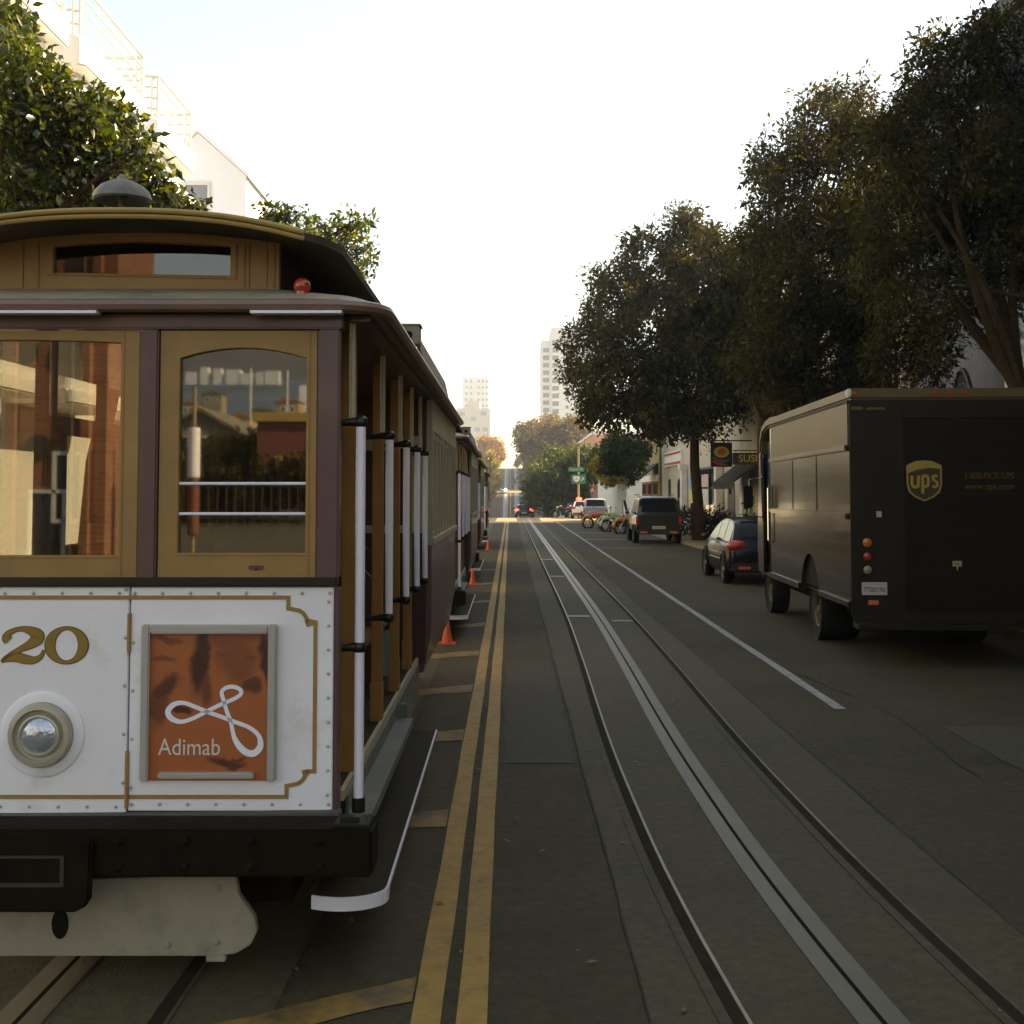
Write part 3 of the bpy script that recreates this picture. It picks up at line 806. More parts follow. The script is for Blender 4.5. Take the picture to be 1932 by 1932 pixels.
# beyond the crossing on the right
G_FR = 'buildings beyond the crossing on the right'
for (y0, y1, h, m_, lb, xx) in ((116, 150, 9, 'pale_wall', 'pale building behind the dark tree, beyond the crossing', 11), (151, 185, 14, 'salmon_wall', 'salmon pink building peeping out beyond the trees on the right', 10.5), (187, 240, 12, 'cream_wall', 'cream building beside the salmon pink one, beyond the trees', 10.5), (240, 360, 22, 'cream_wall', 'long cream block at the foot of the white tower', 11), (379, 425, 12, 'cream_wall', 'low cream block at the top of the hill on the right', 9.5)):
    z = gz((y0 + y1) / 2)
    b = building('building', lb, xx, 30, y0, y1, min(gz(y0), gz(y1)) - 2, z + h, M[m_], cornice=M['white_trim'], group=G_FR)
    for k in range(int((y1 - y0) / 7)):
        win(b, 'X-', xx, y0 + 4 + 7 * k, z + 4.5, 2, 2.2, fr=.2)
    for k in range(3):
        win(b, 'Y-', y0, xx + 2.5 + 4 * k, z + h - 4, 1.6, 1.8, fr=.2)
# the white tower block
D_ = 380
t = building('tower_block', 'tall white apartment tower with stacked windows in the middle distance', at(1040, 700, D_).x, at(1120, 700, D_).x, D_, D_ + 22, 0, at(1040, 618, D_).z, M['white_wall'], cat='tower')
MB().box((at(1022, 700, D_).x, D_ + 1.5, 0), (at(1040, 700, D_).x, D_ + 21, at(1024, 641, D_).z)).build('wing', M['white_wall'], t)
wm = M['far_glass']
for r in range(15):
    y = 641.5 + 14.4 * r
    p = at(1048, y, D_); q = at(1048, y + 9.6, D_)
    win(t, 'Y-', D_, p.x, q.z, at(1054, 700, D_).x - at(1041, 700, D_).x, p.z - q.z, M['pale_wall'], wm, fr=.12, mull=1)
    y = 655 + 14.2 * r
    p = at(1030.5, y, D_); q = at(1030.5, y + 9.4, D_)
    win(t, 'Y-', D_ + 1.5, p.x, q.z, at(1036.5, 700, D_).x - at(1024.5, 700, D_).x, p.z - q.z, M['pale_wall'], wm, fr=.12, mull=1)
    for xx in (1070, 1092):
        p = at(xx, 650 + 14.3 * r, D_); q = at(xx, 657 + 14.3 * r, D_)
        win(t, 'Y-', D_, p.x, q.z, 1.0, p.z - q.z, M['pale_wall'], wm, fr=.1)
b = building('tower_block', 'pale white tower with small dark windows, faint above the cable cars', at(873, 700, 950).x, at(921, 700, 950).x, 950, 1000, 0, at(873, 712, 950).z, M['white_wall'], cat='tower')
for r in range(6):
    for x in (880, 889, 903, 911, 919):
        p = at(x, 722 + 11.5 * r, 950)
        win(b, 'Y-', 950, p.x, p.z, 1.9, 2.1, M['pale_wall'], wm, fr=.15)
b = building('building', 'pale beige block below the faint white tower on the left', at(862, 760, 760).x, at(925, 760, 760).x, 760, 800, 0, at(866, 770, 760).z, M['cream_wall'])
MB().box((at(882, 760, 760).x, 761, at(866, 770, 760).z + .01), (at(905, 760, 760).x, 795, at(866, 756, 760).z)).build('roof_storey', M['cream_wall'], b)
for (x, y) in ((872, 785), (893, 795), (912, 785), (900, 815), (915, 815)):
    p = at(x, y, 760); win(b, 'Y-', 760, p.x, p.z, 4, 3.2, M['pale_wall'], wm, fr=.3)

# left-hand row
LX = -8.3
LT = at(245, 110, 23).z - 1.2
b = building('building', 'bright white apartment building with bays and railed balconies behind the left tree', -24, LX, 9, 32, .1, LT, M['white_wall'])
mat('shade_white', (.80, .80, .82), .7, var=.02)
def bay(y0, y1, out):
    r = .14; P = [(LX - .05, y0), (LX + out - r, y0)]
    for k in range(5):
        a = -math.pi / 2 + k * math.pi / 8; P.append((LX + out - r + r * math.cos(a), y0 + r + r * math.sin(a)))
    for k in range(5):
        a = k * math.pi / 8; P.append((LX + out - r + r * math.cos(a), y1 - r + r * math.sin(a)))
    P.append((LX - .05, y1))
    return P
zw0, zw1, zs, zt = at(245, 110, 23).z - 3.15, at(245, 110, 23).z - 2.15, at(245, 110, 23).z - 2.0, at(245, 110, 23).z - 1.4
for (y0, y1) in ((15.8, 18.6), (19.8, 22.7), (24.2, 26.2)):
    bw = MB().prism(bay(y0, y1, 1.0), 3.6, zt, 'Z').build('bay', M['white_wall'], b)
    MB().prism(bay(y0 - .3, y1 + .3, 1.25), zt, zt + .5, 'Z').build('balcony_slab', M['white_wall'], bw, bevel=.14, seg=3)
    for z in (3.5, 6.4, zs):
        MB().prism(bay(y0 - .15, y1 + .15, 1.12), z, z + .24, 'Z').build('ledge', M['white_wall'], bw, bevel=.05)
    for z in (4.0, zw0):
        win(b, 'Y-', y0, LX + .5, z, .74, zw1 - zw0, M['white_wall'], fr=.05, gm=M['far_glass'])
        win(b, 'X+', LX + 1.0, (y0 + y1) / 2, z, 1.5, zw1 - zw0, M['white_wall'], fr=.07, gm=M['far_glass'], mull=1)
    mb = MB(); P = bay(y0 - .25, y1 + .25, 1.18)
    for k in range(4):
        mb.tube([(x, y, zt + .72 + .22 * k) for x, y in P], .022 if k < 3 else .035, 6)
    for (x, y) in (P[1], P[4], P[8], P[-2]):
        mb.tube([(x, y, zt + .45), (x, y, zt + 1.38)], .028, 6)
    mb.build('railing', M['white_trim'], b)
MB().box((-24.2, 8.8, LT), (LX + .2, 32.1, LT + .25)).build('parapet', M['white_wall'], b)
b = building('building', 'white house with small gabled roof tower beyond the left tree', -22, LX - .1, 32.4, 50, .1, 9.6, M['white_wall'])
MB().prism([(LX - 2.4, 9.6), (LX + .5, 9.6), (LX + .5, 11.4), (LX - .95, 12.7), (LX - 2.4, 11.4)], 35, 38.5, 'Y').build('gable', M['shade_white'], b)
MB().prism([(LX - 2.5, 11.33), (LX - .95, 12.72), (LX + .6, 11.33), (LX + .6, 11.45), (LX - .95, 12.86), (LX - 2.5, 11.45)], 34.9, 38.7, 'Y').build('roof', M['shade_white'], b)
MB().box((LX - 2.2, 39.5, 9.6), (LX - 1.0, 41, 13.0)).box((LX - 2.3, 39.4, 13.0), (LX - .9, 41.1, 13.2)).build('chimney', M['white_wall'], b)
MB().box((LX - 1.5, 42, 9.6), (LX + .4, 45.5, 11.2)).build('dormer', M['white_wall'], b, bevel=.05)
win(b, 'Y-', 35, LX - .95, 10.2, .8, 1.0, gm=M['far_glass'])
for y in (34, 40, 45):
    win(b, 'X+', LX - .1, y, 6.6, 1.4, 1.8, gm=M['far_glass'], mull=1)
G_L = 'low buildings along the left sidewalk'
for (y0, y1, h, m_, lb) in ((50.3, 74, 4.6, 'cream_wall', 'low cream building hidden behind the row of cable cars'), (74.2, 86, 4.4, 'tan_wall', 'low tan building at the left corner of the crossing'), (108, 200, 3.6, 'cream_wall', 'cream building on the left beyond the crossing'), (270, 361, 9, 'cream_wall', 'cream building on the left side of the far hill')):
    b = building('building', lb, -24, LX, y0, y1, min(gz(y0), gz(y1)) - 1, gz((y0 + y1) / 2) + h, M[m_], group=G_L)
    for k in range(int((y1 - y0) / 6)):
        win(b, 'X+', LX, y0 + 3 + 6 * k, gz((y0 + y1) / 2) + 1.4, 1.4, 1.6)

# ------------------------------------------------------------------ what the windscreens mirror: the street end and the bay behind
mb = MB()
mb.add([(-700, -330, 22.6), (700, -330, 22.6), (700, -900, .106 * 910 - 2), (-700, -900, .106 * 910 - 2)], [(0, 1, 2, 3)])
mat('bay_water', (.012, .028, .036), .35, var=.2, scale=.05, bump=.2, bscale=.3)
tag(mb.build('water', M['bay_water']), kind='structure')
mat('hill', (.022, .026, .014), .95, var=.35, scale=.012)
mb = MB(); vs = []; n = 60
for i in range(n + 1):
    x = -660 + 22 * i
    h = 36 + 16 * math.sin(i * .37) + 12 * math.sin(i * .9 + 1) + 6 * math.sin(i * 2.1)
    vs += [(x, -640, .106 * 640 - 4), (x, -672, .106 * 672 + h * .5), (x, -750, .106 * 750 + h * .8)]
mb.add(vs, [(3 * i + k, 3 * i + k + 1, 3 * i + k + 4, 3 * i + k + 3) for i in range(n) for k in range(2)])
tag(mb.build('hills', M['hill']), kind='structure')
b = building('warehouse', 'red brick warehouse mirrored in the left windscreen of the cable car', -10.9, -8.5, -17.6, -15, 0, 10, M['brick'])
for (x, z) in ((-10.2, 5.0), (-9.3, 5.0), (-9.9, 3.0)):
    MB().lathe([(.26, 0), (.26, .05), (.2, .05)], (x, -14.97, z), 'Y', 16).build('porthole', M['dark_trim'], b)
MB().box((-10.62, -14.999, 0), (-10.35, -14.8, 10)).box((-8.98, -14.999, 0), (-8.8, -14.8, 10)).build('pilaster', M['brick'], b)
MB().tube([(-10.55, -14.6, 0), (-10.55, -14.6, 10)], .06).tube([(-9.1, -14.6, 0), (-9.1, -14.6, 10)], .05).build('drainpipe', M['dark_trim'], b)
for (x, z) in ((-9.7, 2.6), (-9.2, 3.4)):
    win(b, 'Y+', -15, x, z - 2, .8, 1.5, M['white_trim'])
building('building', 'white building mirrored at the left edge of the windscreen', -22, -11.0, -18, -14.6, 0, 7, M['white_wall'])
b = building('shop', 'mustard shop with red wall mirrored in the right windscreen', -10.6, -7.0, -48, -40, 0, 5.3, M['shop_red'], cornice=M['mustard'])
win(b, 'Y+', -40, -9.2, 1.0, 1.3, 2.6, M['mustard'], fr=.18)
win(b, 'Y+', -40, -7.4, 1.0, 1.1, 2.6, M['mustard'], fr=.18)
b = building('boathouse', 'gabled grey wharf building mirrored in the right windscreen', -23, -18.7, -80, -70, 0, 6.3, M['tan_wall'])
MB().prism([(-23.5, 6.1), (-20.8, 7.6), (-18.1, 6.1), (-18.1, 6.3), (-20.8, 7.85), (-23.5, 6.3)], -80.4, -69.6, 'Y').prism([(-23, 6.31), (-18.7, 6.31), (-20.8, 7.6)], -79, -70.05, 'Y').build('roof', M['roof_grey'], b)
for x in (-21.9, -20.7, -19.5):
    win(b, 'Y+', -70, x, 5.2, .7, .7, M['white_trim'])
b = building('pier_shed', 'long white pier shed mirrored at the foot of the far hill', -60, -30, -350, -330, 22, 33, M['white_wall'])
ban = thing('banner_post', 'post with white and red banner mirrored in the right windscreen', 'post', (-6.65, -15, .25))
MB().tube([(0, 0, -.3), (0, 0, 4.0)], .04).build('pole', M['galv'], ban)
MB().lathe([(.12, 2.1), (.13, 2.12), (.13, 3.1), (.12, 3.15)], (0, 0, 0), 'Z', 16).build('white_banner', M['white_wall'], ban)
MB().lathe([(.11, .9), (.12, .92), (.12, 2.05), (.11, 2.09)], (0, 0, 0), 'Z', 16).build('red_banner', M['shop_red'], ban)
mastm = M['white_trim']
for i in range(9):
    x, y = -26 + 2.6 * i + random.uniform(-.6, .6), -110 - 4 * (i % 4)
    o = thing('sailboat', 'white moored sailboat mirrored in the right windscreen', 'sailboat', (x, y, gz(y) + 1), group='sailboats mirrored in the windscreen')
    MB().loft([[(-.9, 2.5, .6), (.9, 2.5, .6), (.5, 2.3, -.3), (-.5, 2.3, -.3)], [(-1.1, 0, .6), (1.1, 0, .6), (.7, 0, -.4), (-.7, 0, -.4)], [(-.05, -3, .9), (.05, -3, .9), (.04, -2.6, -.1), (-.04, -2.6, -.1)]]).build('hull', M['white_wall'], o)
    MB().tube([(0, 0, .5), (0, 0, 9)], .09, 6).tube([(0, 0, 1.4), (0, 2.3, 1.4)], .05, 6).build('mast', mastm, o)
    MB().box((-.6, -.6, .6), (.6, 1.4, 1.2)).build('cabin', mastm, o, bevel=.05)

mb = MB()
for k in range(40):
    mb.tube([(-14 + .3 * k, -30, .9), (-14 + .3 * k, -30, 2.3)], .02, 5)
mb.tube([(-14, -30, 2.3), (-2.3, -30, 2.3)], .035, 6).tube([(-14, -30, 1.2), (-2.3, -30, 1.2)], .03, 6)
tag(mb.build('railing', M['dark_trim']), 'dark street railing mirrored low in the right windscreen', 'railing')

mat('mirror_tan', (.33, .26, .16), .8, var=.2); mat('mirror_brown', (.13, .07, .04), .8, var=.2); mat('mirror_grey', (.22, .2, .16), .8, var=.2)
for i, (xa, xb, yt, dm, mn, lb_) in enumerate(((352, 398, 806, 95, 'mirror_brown', 'dark brown'), (402, 432, 818, 84, 'white_trim', 'small white'), (428, 470, 786, 130, 'mirror_tan', 'tan'), (472, 503, 772, 150, 'mirror_grey', 'grey'), (520, 562, 757, 165, 'mirror_tan', 'pale tan'), (378, 416, 742, 210, 'mirror_grey', 'low grey'), (545, 580, 800, 105, 'mirror_brown', 'brown'), (440, 462, 815, 100, 'white_trim', 'white boxy'), (340, 366, 760, 170, 'mirror_tan', 'far tan'))):
    x0 = (xa - 962) / 2260 * dm; x1 = (xb - 962) / 2260 * dm; y = 10.12 - dm; z1 = 2 + (932 - yt) / 2260 * dm
    bb = building('house', lb_ + ' harbour house mirrored in the right windscreen', x0, x1, y - 4, y, gz(y) - 1, z1, M[mn])
    MB().prism([(x0 - .3, z1), (x1 + .3, z1), ((x0 + x1) / 2, z1 + (x1 - x0) * .22)], y - 4.2, y + .2, 'Y').build('roof', M['roof_grey'] if i % 2 else M['terracotta'], bb)
    for k in range(2):
        win(bb, 'Y+', y, x0 + (x1 - x0) * (.3 + .4 * k), z1 - 1.5, .7, .9, M['white_trim'], fr=.1)
for i, (px_, yt, dm) in enumerate(((350, 850, 60), (455, 846, 62), (480, 852, 55), (425, 838, 75), (575, 846, 60), (230, 780, 40))):
    r_ = 1.7; x = (px_ - 962) / 2260 * dm; y = 10.12 - dm; z = 2 + (932 - yt) / 2260 * dm
    tree('street_tree', 'dark tree mirrored among the harbour houses in the windscreen', (x, y, gz(y)), (x, y, gz(y) + 1), [((x, y, z - 1), r_, r_), ((x + 1, y, z - 1.8), 1.3, 1.3), ((x - 1, y, z - 2), 1.3, 1.3)], LF_dark, 4, 20, .5, .3, .14, .12, 'trees mirrored in the windscreen')
for i in range(7):
    px_ = 342 + 27 * i + random.uniform(-8, 8); dm = 560; x = (px_ - 962) / 2260 * dm; y = 10.12 - dm
    bb = building('house', 'pale house on the far shore mirrored in the right windscreen', x, x + random.uniform(3, 7), y - 6, y, .106 * dm - 6, .106 * dm - 1 + random.uniform(0, 3.5), M['white_trim'], group='far shore houses mirrored in the windscreen')

shrub('hedge', 'dark hedge mirrored low in the right windscreen', (-9.3, -32, gz(-32)), [((x_, random.uniform(-.4, .4), 1.0 + random.uniform(-.2, .35)), .95, .8) for x_ in (-3.4, -2.5, -1.6, -.7, .2, 1.1, 2.0, 2.9)], LF_dark, 9, 22, .35, .2, .1)

# kerbside trees added behind the cable cars to darken reflections, otherwise unseen
proto_b = [((-6.9 + dx_, 42 + dy_, z_), r_, r_) for dx_, dy_, z_, r_ in ((0, 0, 5.2, 1.4), (.8, .9, 4.6, 1.2), (-.9, -.6, 4.8, 1.2), (.2, -1.2, 5.6, 1.0), (.5, .2, 3.9, 1.1), (-.5, 1.1, 5.4, 1.0))]
lt0 = tree('street_tree', 'unseen dark tree added on the left kerb behind the second cable car', (-6.9, 42, .13), (-6.9, 42, 3), proto_b, LF_dark, 7, 24, .4, .2, .09, .12, 'added kerb trees that darken reflections')
for i, (y_, l_) in enumerate(((52, 'unseen dark tree added on the left kerb behind the third cable car'), (82, 'unseen dark tree added on the left kerb at the crossing'), (112, 'unseen dark tree added on the left kerb beyond the crossing'), (122, 'unseen dark tree added on the left kerb, second beyond the crossing'))):
    q = copy_tree(lt0); q.location = (-6.9 - (.5 if y_ > 100 else 0), y_, .13 + gz(y_)); q.rotation_euler = (0, 0, 1.3 * i + .5); q['label'] = l_
CX, CY = -1.70, 5.06
# ------------------------------------------------------------------ cable car
mat('car_white', (.80, .765, .775), .36, var=.05, scale=2.2, dirt=(.50, .42, .33), dscale=2.6, dlo=.55, dhi=.86, bump=.05, bscale=5, coat=.2)
mat('car_burgundy', (.105, .046, .040), .42, var=.12, scale=6, coat=.25)
mat('car_maroon_dark', (.035, .012, .008), .45, var=.2, scale=5, coat=.2)
mat('car_ochre', (.31, .165, .045), .5, var=.12, scale=4, dirt=(.22, .13, .05), dscale=6, dlo=.5, dhi=.8)
mat('car_ochre_deep', (.24, .12, .028), .5, var=.15, scale=4)
mat('car_cream', (.36, .31, .20), .5, var=.1, scale=4)
mat('car_roof', (.33, .27, .18), .7, var=.15, scale=3, dirt=(.18, .15, .11), dscale=3)
mat('car_roof_dark', (.05, .043, .033), .8, var=.3, scale=4)
mat('car_rim', (.34, .25, .12), .5, var=.1, scale=5)
mat('car_eave', (.20, .115, .085), .45, var=.12, scale=4, coat=.2)
mat('bumper_wood', (.010, .007, .004), .8, spec=.12, var=.4, scale=8, bump=.2)
mat('coupler_edge', (.03, .028, .02), .7, var=.3)
mat('apron_grey', (.075, .07, .05), .7, var=.25, scale=6)
mat('pilot_beige', (.30, .26, .19), .65, var=.12, scale=3, dirt=(.14, .12, .085), dscale=3.5, dlo=.5, dhi=.75)
mat('board_dark', (.030, .026, .019), .85, spec=.15, var=.3, scale=12, bump=.3)
mat('sill_green', (.12, .125, .095), .6, var=.3, scale=5, dirt=(.07, .075, .06), dscale=4)
mat('teal', (.13, .21, .21), .6, var=.15)
mat('pole_white', (.74, .73, .80), .35, var=.04, scale=6, coat=.2)
mat('iron', (.010, .010, .008), .38, var=.3, spec=.4)
mat('frame_alu', (.42, .39, .35), .4, metal=.25, var=.06)
mat('rivet', (.46, .42, .38), .5, metal=.3, var=.2)
mat('bezel_cream', (.42, .37, .28), .4, metal=.2, var=.15)
mat('chrome', (.62, .6, .55), .16, metal=1, var=.1)
mat('lens_glass', (.5, .52, .58), .16, metal=.6, var=.2, scale=14, bump=.35, bscale=28)
mat('number_gold', (.27, .155, .022), .5, var=.08)
mat('number_edge', (.10, .05, .02), .5, var=0)
mat('trim_gold', (.30, .19, .09), .5, var=.15, scale=14)
mat('logo_white', (.78, .77, .80), .45, var=0)
mat('poster_letter', (.62, .56, .50), .5, var=0)
mat('bell_grey', (.16, .15, .125), .55, metal=.2, var=.3, scale=20, bump=.2, bscale=120)
mat('red_lens', (.35, .04, .02), .15, var=0, coat=.5)
mat('seat_wood', (.16, .085, .035), .5, var=.2)
GL_front = glass('glass_front', (.45, .45, .40), .20)
GL_side = glass('glass_side', (.6, .62, .58), .10)
GL_cler = glass('glass_clerestory', (.35, .3, .26), .12)
# advert picture: brown shapes over orange, printed on the sheet
def poster_mat():
    m = bpy.data.materials.new('poster_print'); m.use_nodes = True
    t = m.node_tree; b = t.nodes['Principled BSDF']; b.inputs['Roughness'].default_value = .45
    tc = t.nodes.new('ShaderNodeTexCoord')
    def noise(sc, det, mp=(1, 1, 1)):
        mpn = t.nodes.new('ShaderNodeMapping'); mpn.inputs['Scale'].default_value = mp
        t.links.new(tc.outputs['Object'], mpn.inputs[0])
        n = t.nodes.new('ShaderNodeTexNoise'); n.inputs['Scale'].default_value = sc; n.inputs['Detail'].default_value = det
        n.inputs['Distortion'].default_value = 1.2
        t.links.new(mpn.outputs[0], n.inputs['Vector']); return n.outputs[0]
    n1 = noise(4.2, 3, (1.15, 1, .8)); n2 = noise(16, 4, (.6, 1, 1.3))
    # soft dark shapes of the printed photograph: bowed head, hair, hands, leaves
    wv = t.nodes.new('ShaderNodeTexNoise'); wv.inputs['Scale'].default_value = 9; wv.inputs['Detail'].default_value = 4
    t.links.new(tc.outputs['Object'], wv.inputs['Vector'])
    sb = t.nodes.new('ShaderNodeVectorMath'); sb.operation = 'SUBTRACT'; sb.inputs[1].default_value = (.5, .5, .5)
    t.links.new(wv.outputs['Color'], sb.inputs[0])
    ma = t.nodes.new('ShaderNodeVectorMath'); ma.operation = 'MULTIPLY_ADD'; ma.inputs[1].default_value = (.10, 0, .10)
    t.links.new(sb.outputs[0], ma.inputs[0]); t.links.new(tc.outputs['Object'], ma.inputs[2])
    tot = None
    for (zx, zy, rx, ry, ang, k) in ((1030, 420, 55, 190, 8, .9), (1055, 560, 40, 90, -10, .6), (1375, 430, 40, 170, -14, .9), (1290, 560, 60, 50, 30, .7), (1215, 420, 130, 130, 0, .38), (1150, 395, 46, 14, 5, .5), (1285, 410, 46, 14, -8, .5), (1210, 500, 60, 16, 0, .35), (850, 560, 90, 50, -30, .75), (820, 650, 60, 120, 10, .55), (850, 320, 90, 18, 6, .5), (840, 420, 70, 18, -8, .45), (930, 690, 40, 30, 0, .8), (1170, 950, 110, 26, 6, .75), (1230, 925, 50, 14, 0, .6), (1180, 310, 150, 40, 0, .4)):
        p = at(zx * .3676, 1089 + zy * .3676, CY - .014)
        mp = t.nodes.new('ShaderNodeMapping'); mp.vector_type = 'TEXTURE'
        mp.inputs['Location'].default_value = (p.x - CX, 0, p.z); mp.inputs['Rotation'].default_value = (0, R(ang), 0)
        mp.inputs['Scale'].default_value = (rx * .3676 / 448, 1000, ry * .3676 / 448)
        t.links.new(ma.outputs[0], mp.inputs[0])
        ln = t.nodes.new('ShaderNodeVectorMath'); ln.operation = 'LENGTH'; t.links.new(mp.outputs[0], ln.inputs[0])
        mr = t.nodes.new('ShaderNodeMapRange'); mr.interpolation_type = 'SMOOTHSTEP'
        mr.inputs[1].default_value = .55; mr.inputs[2].default_value = 1.25; mr.inputs[3].default_value = k; mr.inputs[4].default_value = 0
        t.links.new(ln.outputs['Value'], mr.inputs[0])
        if tot is None: tot = mr.outputs[0]
        else:
            mx = t.nodes.new('ShaderNodeMath'); mx.operation = 'MAXIMUM'
            t.links.new(tot, mx.inputs[0]); t.links.new(mr.outputs[0], mx.inputs[1]); tot = mx.outputs[0]
    g = t.nodes.new('ShaderNodeMath'); g.operation = 'MULTIPLY_ADD'; g.inputs[1].default_value = .28
    t.links.new(n1, g.inputs[0]); t.links.new(tot, g.inputs[2])
    r = t.nodes.new('ShaderNodeValToRGB'); el = r.color_ramp.elements
    el[0].position = .10; el[0].color = (.40, .105, .030, 1)
    el[1].position = 1.0; el[1].color = (.06, .016, .008, 1)
    x = el.new(.32); x.color = (.33, .085, .025, 1); x = el.new(.6); x.color = (.20, .052, .017, 1)
    t.links.new(g.outputs[0], r.inputs[0]); t.links.new(r.outputs[0], b.inputs['Base Color'])
    return m
POSTER = poster_mat()

def make_cable_car():
    t = thing('cable_car', 'nearest cable car, cream front with number 20 and an orange advertisement', 'cable car', (CX, CY, 0), 0, 'cable cars standing nose to tail')
    P = lambda name, mb, m, par=t, **k: mb.build(name, m, par, **k)
    # --- front dash
    rv = MB()
    for z in (.712, 1.585):
        for k in range(9):
            rv.lathe([(.0075, -.004), (.005, -.007), (.001, -.008)], (-.9 + .12 * k, 0, z - .01 * (z < 1)), 'Y', 8)
        for k in range(8):
            rv.lathe([(.0075, -.004), (.005, -.007), (.001, -.008)], (.125 + .117 * k, 0, z), 'Y', 8)
    for k in range(9):
        rv.lathe([(.0075, -.004), (.005, -.007), (.001, -.008)], (.94, 0, .75 + .1 * k), 'Y', 8)
        if k % 2 == 0:
            rv.lathe([(.0075, -.004), (.005, -.007), (.001, -.008)], (.122, 0, .78 + .1 * k), 'Y', 8)
            rv.lathe([(.0075, -.004), (.005, -.007), (.001, -.008)], (.088, 0, .8 + .1 * k), 'Y', 8)
    fp = P('front_panel', MB().box((-.96, 0, .672), (.101, .05, 1.61)).box((.109, 0, .684), (.96, .05, 1.61)), M['car_white'], bevel=.004, extra=[(rv, M['rivet'])])
    def notch(cx, cz, sx, sz):
        """stepped quarter-round corner from the vertical line to the horizontal one"""
        p = [(cx, cz - sz * .105), (cx - sx * .035, cz - sz * .105)]
        for k in range(5):
            a = k / 4 * math.pi / 2
            p.append((cx - sx * (.035 + .055 * (1 - math.cos(a))), cz - sz * (.105 - .055 * math.sin(a))))
        p += [(cx - sx * .115, cz - sz * .045), (cx - sx * .115, cz)]
        return p
    x0, x1, z0, z1 = -.89, .885, .742, 1.567
    loop = notch(x1, z1, 1, 1) + notch(x0, z1, -1, 1)[::-1] + notch(x0, z0, -1, -1) + notch(x1, z0, 1, -1)[::-1]
    P('gold_line', MB().ribbon(loop, .0165, -.0035, .004, closed=True), M['trim_gold'], fp)
    P('door_hinge', MB().tube([(.105, -.004, .70), (.105, -.004, .93)], .009, 8).tube([(.105, -.004, 1.34), (.105, -.004, 1.50)], .009, 8), M['trim_gold'], fp)
    # number 20
    def dig(path, ox, oz, w, h):
        pts = []; nP = len(path)
        for i in range(nP - 1):
            p0, p1, p2, p3 = path[max(i - 1, 0)], path[i], path[i + 1], path[min(i + 2, nP - 1)]
            for k in range(7):
                s = k / 7
                pts.append(tuple(.5 * (2 * p1[j] + (p2[j] - p0[j]) * s + (2 * p0[j] - 5 * p1[j] + 4 * p2[j] - p3[j]) * s * s + (3 * p1[j] - p0[j] - 3 * p2[j] + p3[j]) * s**3) for j in range(3)))
        pts.append(path[-1])
        return [(ox + p[0] * w, oz + p[1] * h) for p in pts], [p[2] * w for p in pts]
    two = [(.20, .62, .17), (.15, .72, .15), (.24, .87, .09), (.44, .96, .07), (.64, .92, .14), (.80, .80, .24), (.81, .68, .25), (.68, .53, .17), (.46, .38, .10), (.24, .22, .07), (.09, .06, .05), (.20, .13, .13), (.38, .15, .17), (.58, .09, .17), (.76, .07, .12), (.90, .18, .07), (.96, .36, .04)]
    a, b2 = dig(two, -.44, 1.296, .196, .146)
    def ell(rx, rz, cx, cz, n=28):
        return [(cx + rx * math.cos(2 * math.pi * k / n), cz + rz * math.sin(2 * math.pi * k / n)) for k in range(n)]
    num = P('car_number', MB().ribbon(a, b2, -.0045, .004).ring(ell(.090, .076, -.157, 1.368), ell(.050, .066, -.157, 1.368), -.0045, .004), M['number_gold'], fp)
    P('number_edge', MB().ribbon(a, [q + .007 for q in b2], -.0025, .004).ring(ell(.094, .080, -.157, 1.368), ell(.047, .063, -.157, 1.368), -.0025, .004), M['number_edge'], num)
    # headlight
    hl = P('headlight', MB().lathe([(.175, .0), (.176, -.006), (.16, -.012), (.135, -.012), (.132, -.008)], (-.252, 0, 1.0), 'Y', 40), M['car_white'], smooth=True)
    P('bezel', MB().lathe([(.132, -.006), (.133, -.03), (.126, -.045), (.108, -.048), (.10, -.03), (.090, -.026), (.086, -.042), (.078, -.046), (.071, -.036)], (-.252, 0, 1.0), 'Y', 40), M['bezel_cream'], hl, smooth=True)
    P('lens', MB().lathe([(.074, -.036), (.06, -.046), (.04, -.053), (.02, -.057), (.004, -.058)], (-.252, 0, 1.0), 'Y', 32), M['lens_glass'], hl, smooth=True)
    # advertisement
    fo, fi = rect(.165, .728, .812, 1.455), rect(.197, .692, .835, 1.418)
    fr = P('advert_frame', MB().box((.165, -.035, .812), (.199, 0, 1.4565)).box((.199, -.035, 1.418), (.692, 0, 1.455)).box((.692, -.035, .812), (.728, 0, 1.4565)).box((.240, -.037, .822), (.640, -.001, .848)), M['frame_alu'], bevel=.006)
    P('poster', MB().box((.195, -.014, .812), (.696, -.002, 1.42)), POSTER, fr)
    def lg(x, y):   # photograph pixel -> panel position of the printed logo
        q = at(x, y, CY - .016); return (q.x - CX, q.z)
    zc = [(1060, 690), (1000, 665), (940, 645), (890, 655), (862, 690), (880, 725), (930, 742), (990, 725), (1060, 690), (1130, 655), (1190, 630), (1232, 605), (1235, 580), (1200, 563), (1160, 568), (1138, 592), (1150, 640), (1168, 700), (1185, 745), (1205, 830), (1250, 890), (1300, 905), (1335, 870), (1328, 815), (1280, 772), (1210, 745), (1140, 718)]
    ctrl = [(x * .3676, 1089 + y * .3676) for x, y in zc]
    # smooth closed loop through the control points
    sm = []
    nC = len(ctrl)
    for i in range(nC):
        p0, p1, p2, p3 = ctrl[i - 1], ctrl[i], ctrl[(i + 1) % nC], ctrl[(i + 2) % nC]
        for k in range(5):
            s = k / 5
            sm.append(tuple(.5 * (2 * p1[j] + (p2[j] - p0[j]) * s + (2 * p0[j] - 5 * p1[j] + 4 * p2[j] - p3[j]) * s * s + (3 * p1[j] - p0[j] - 3 * p2[j] + p3[j]) * s**3) for j in (0, 1)))
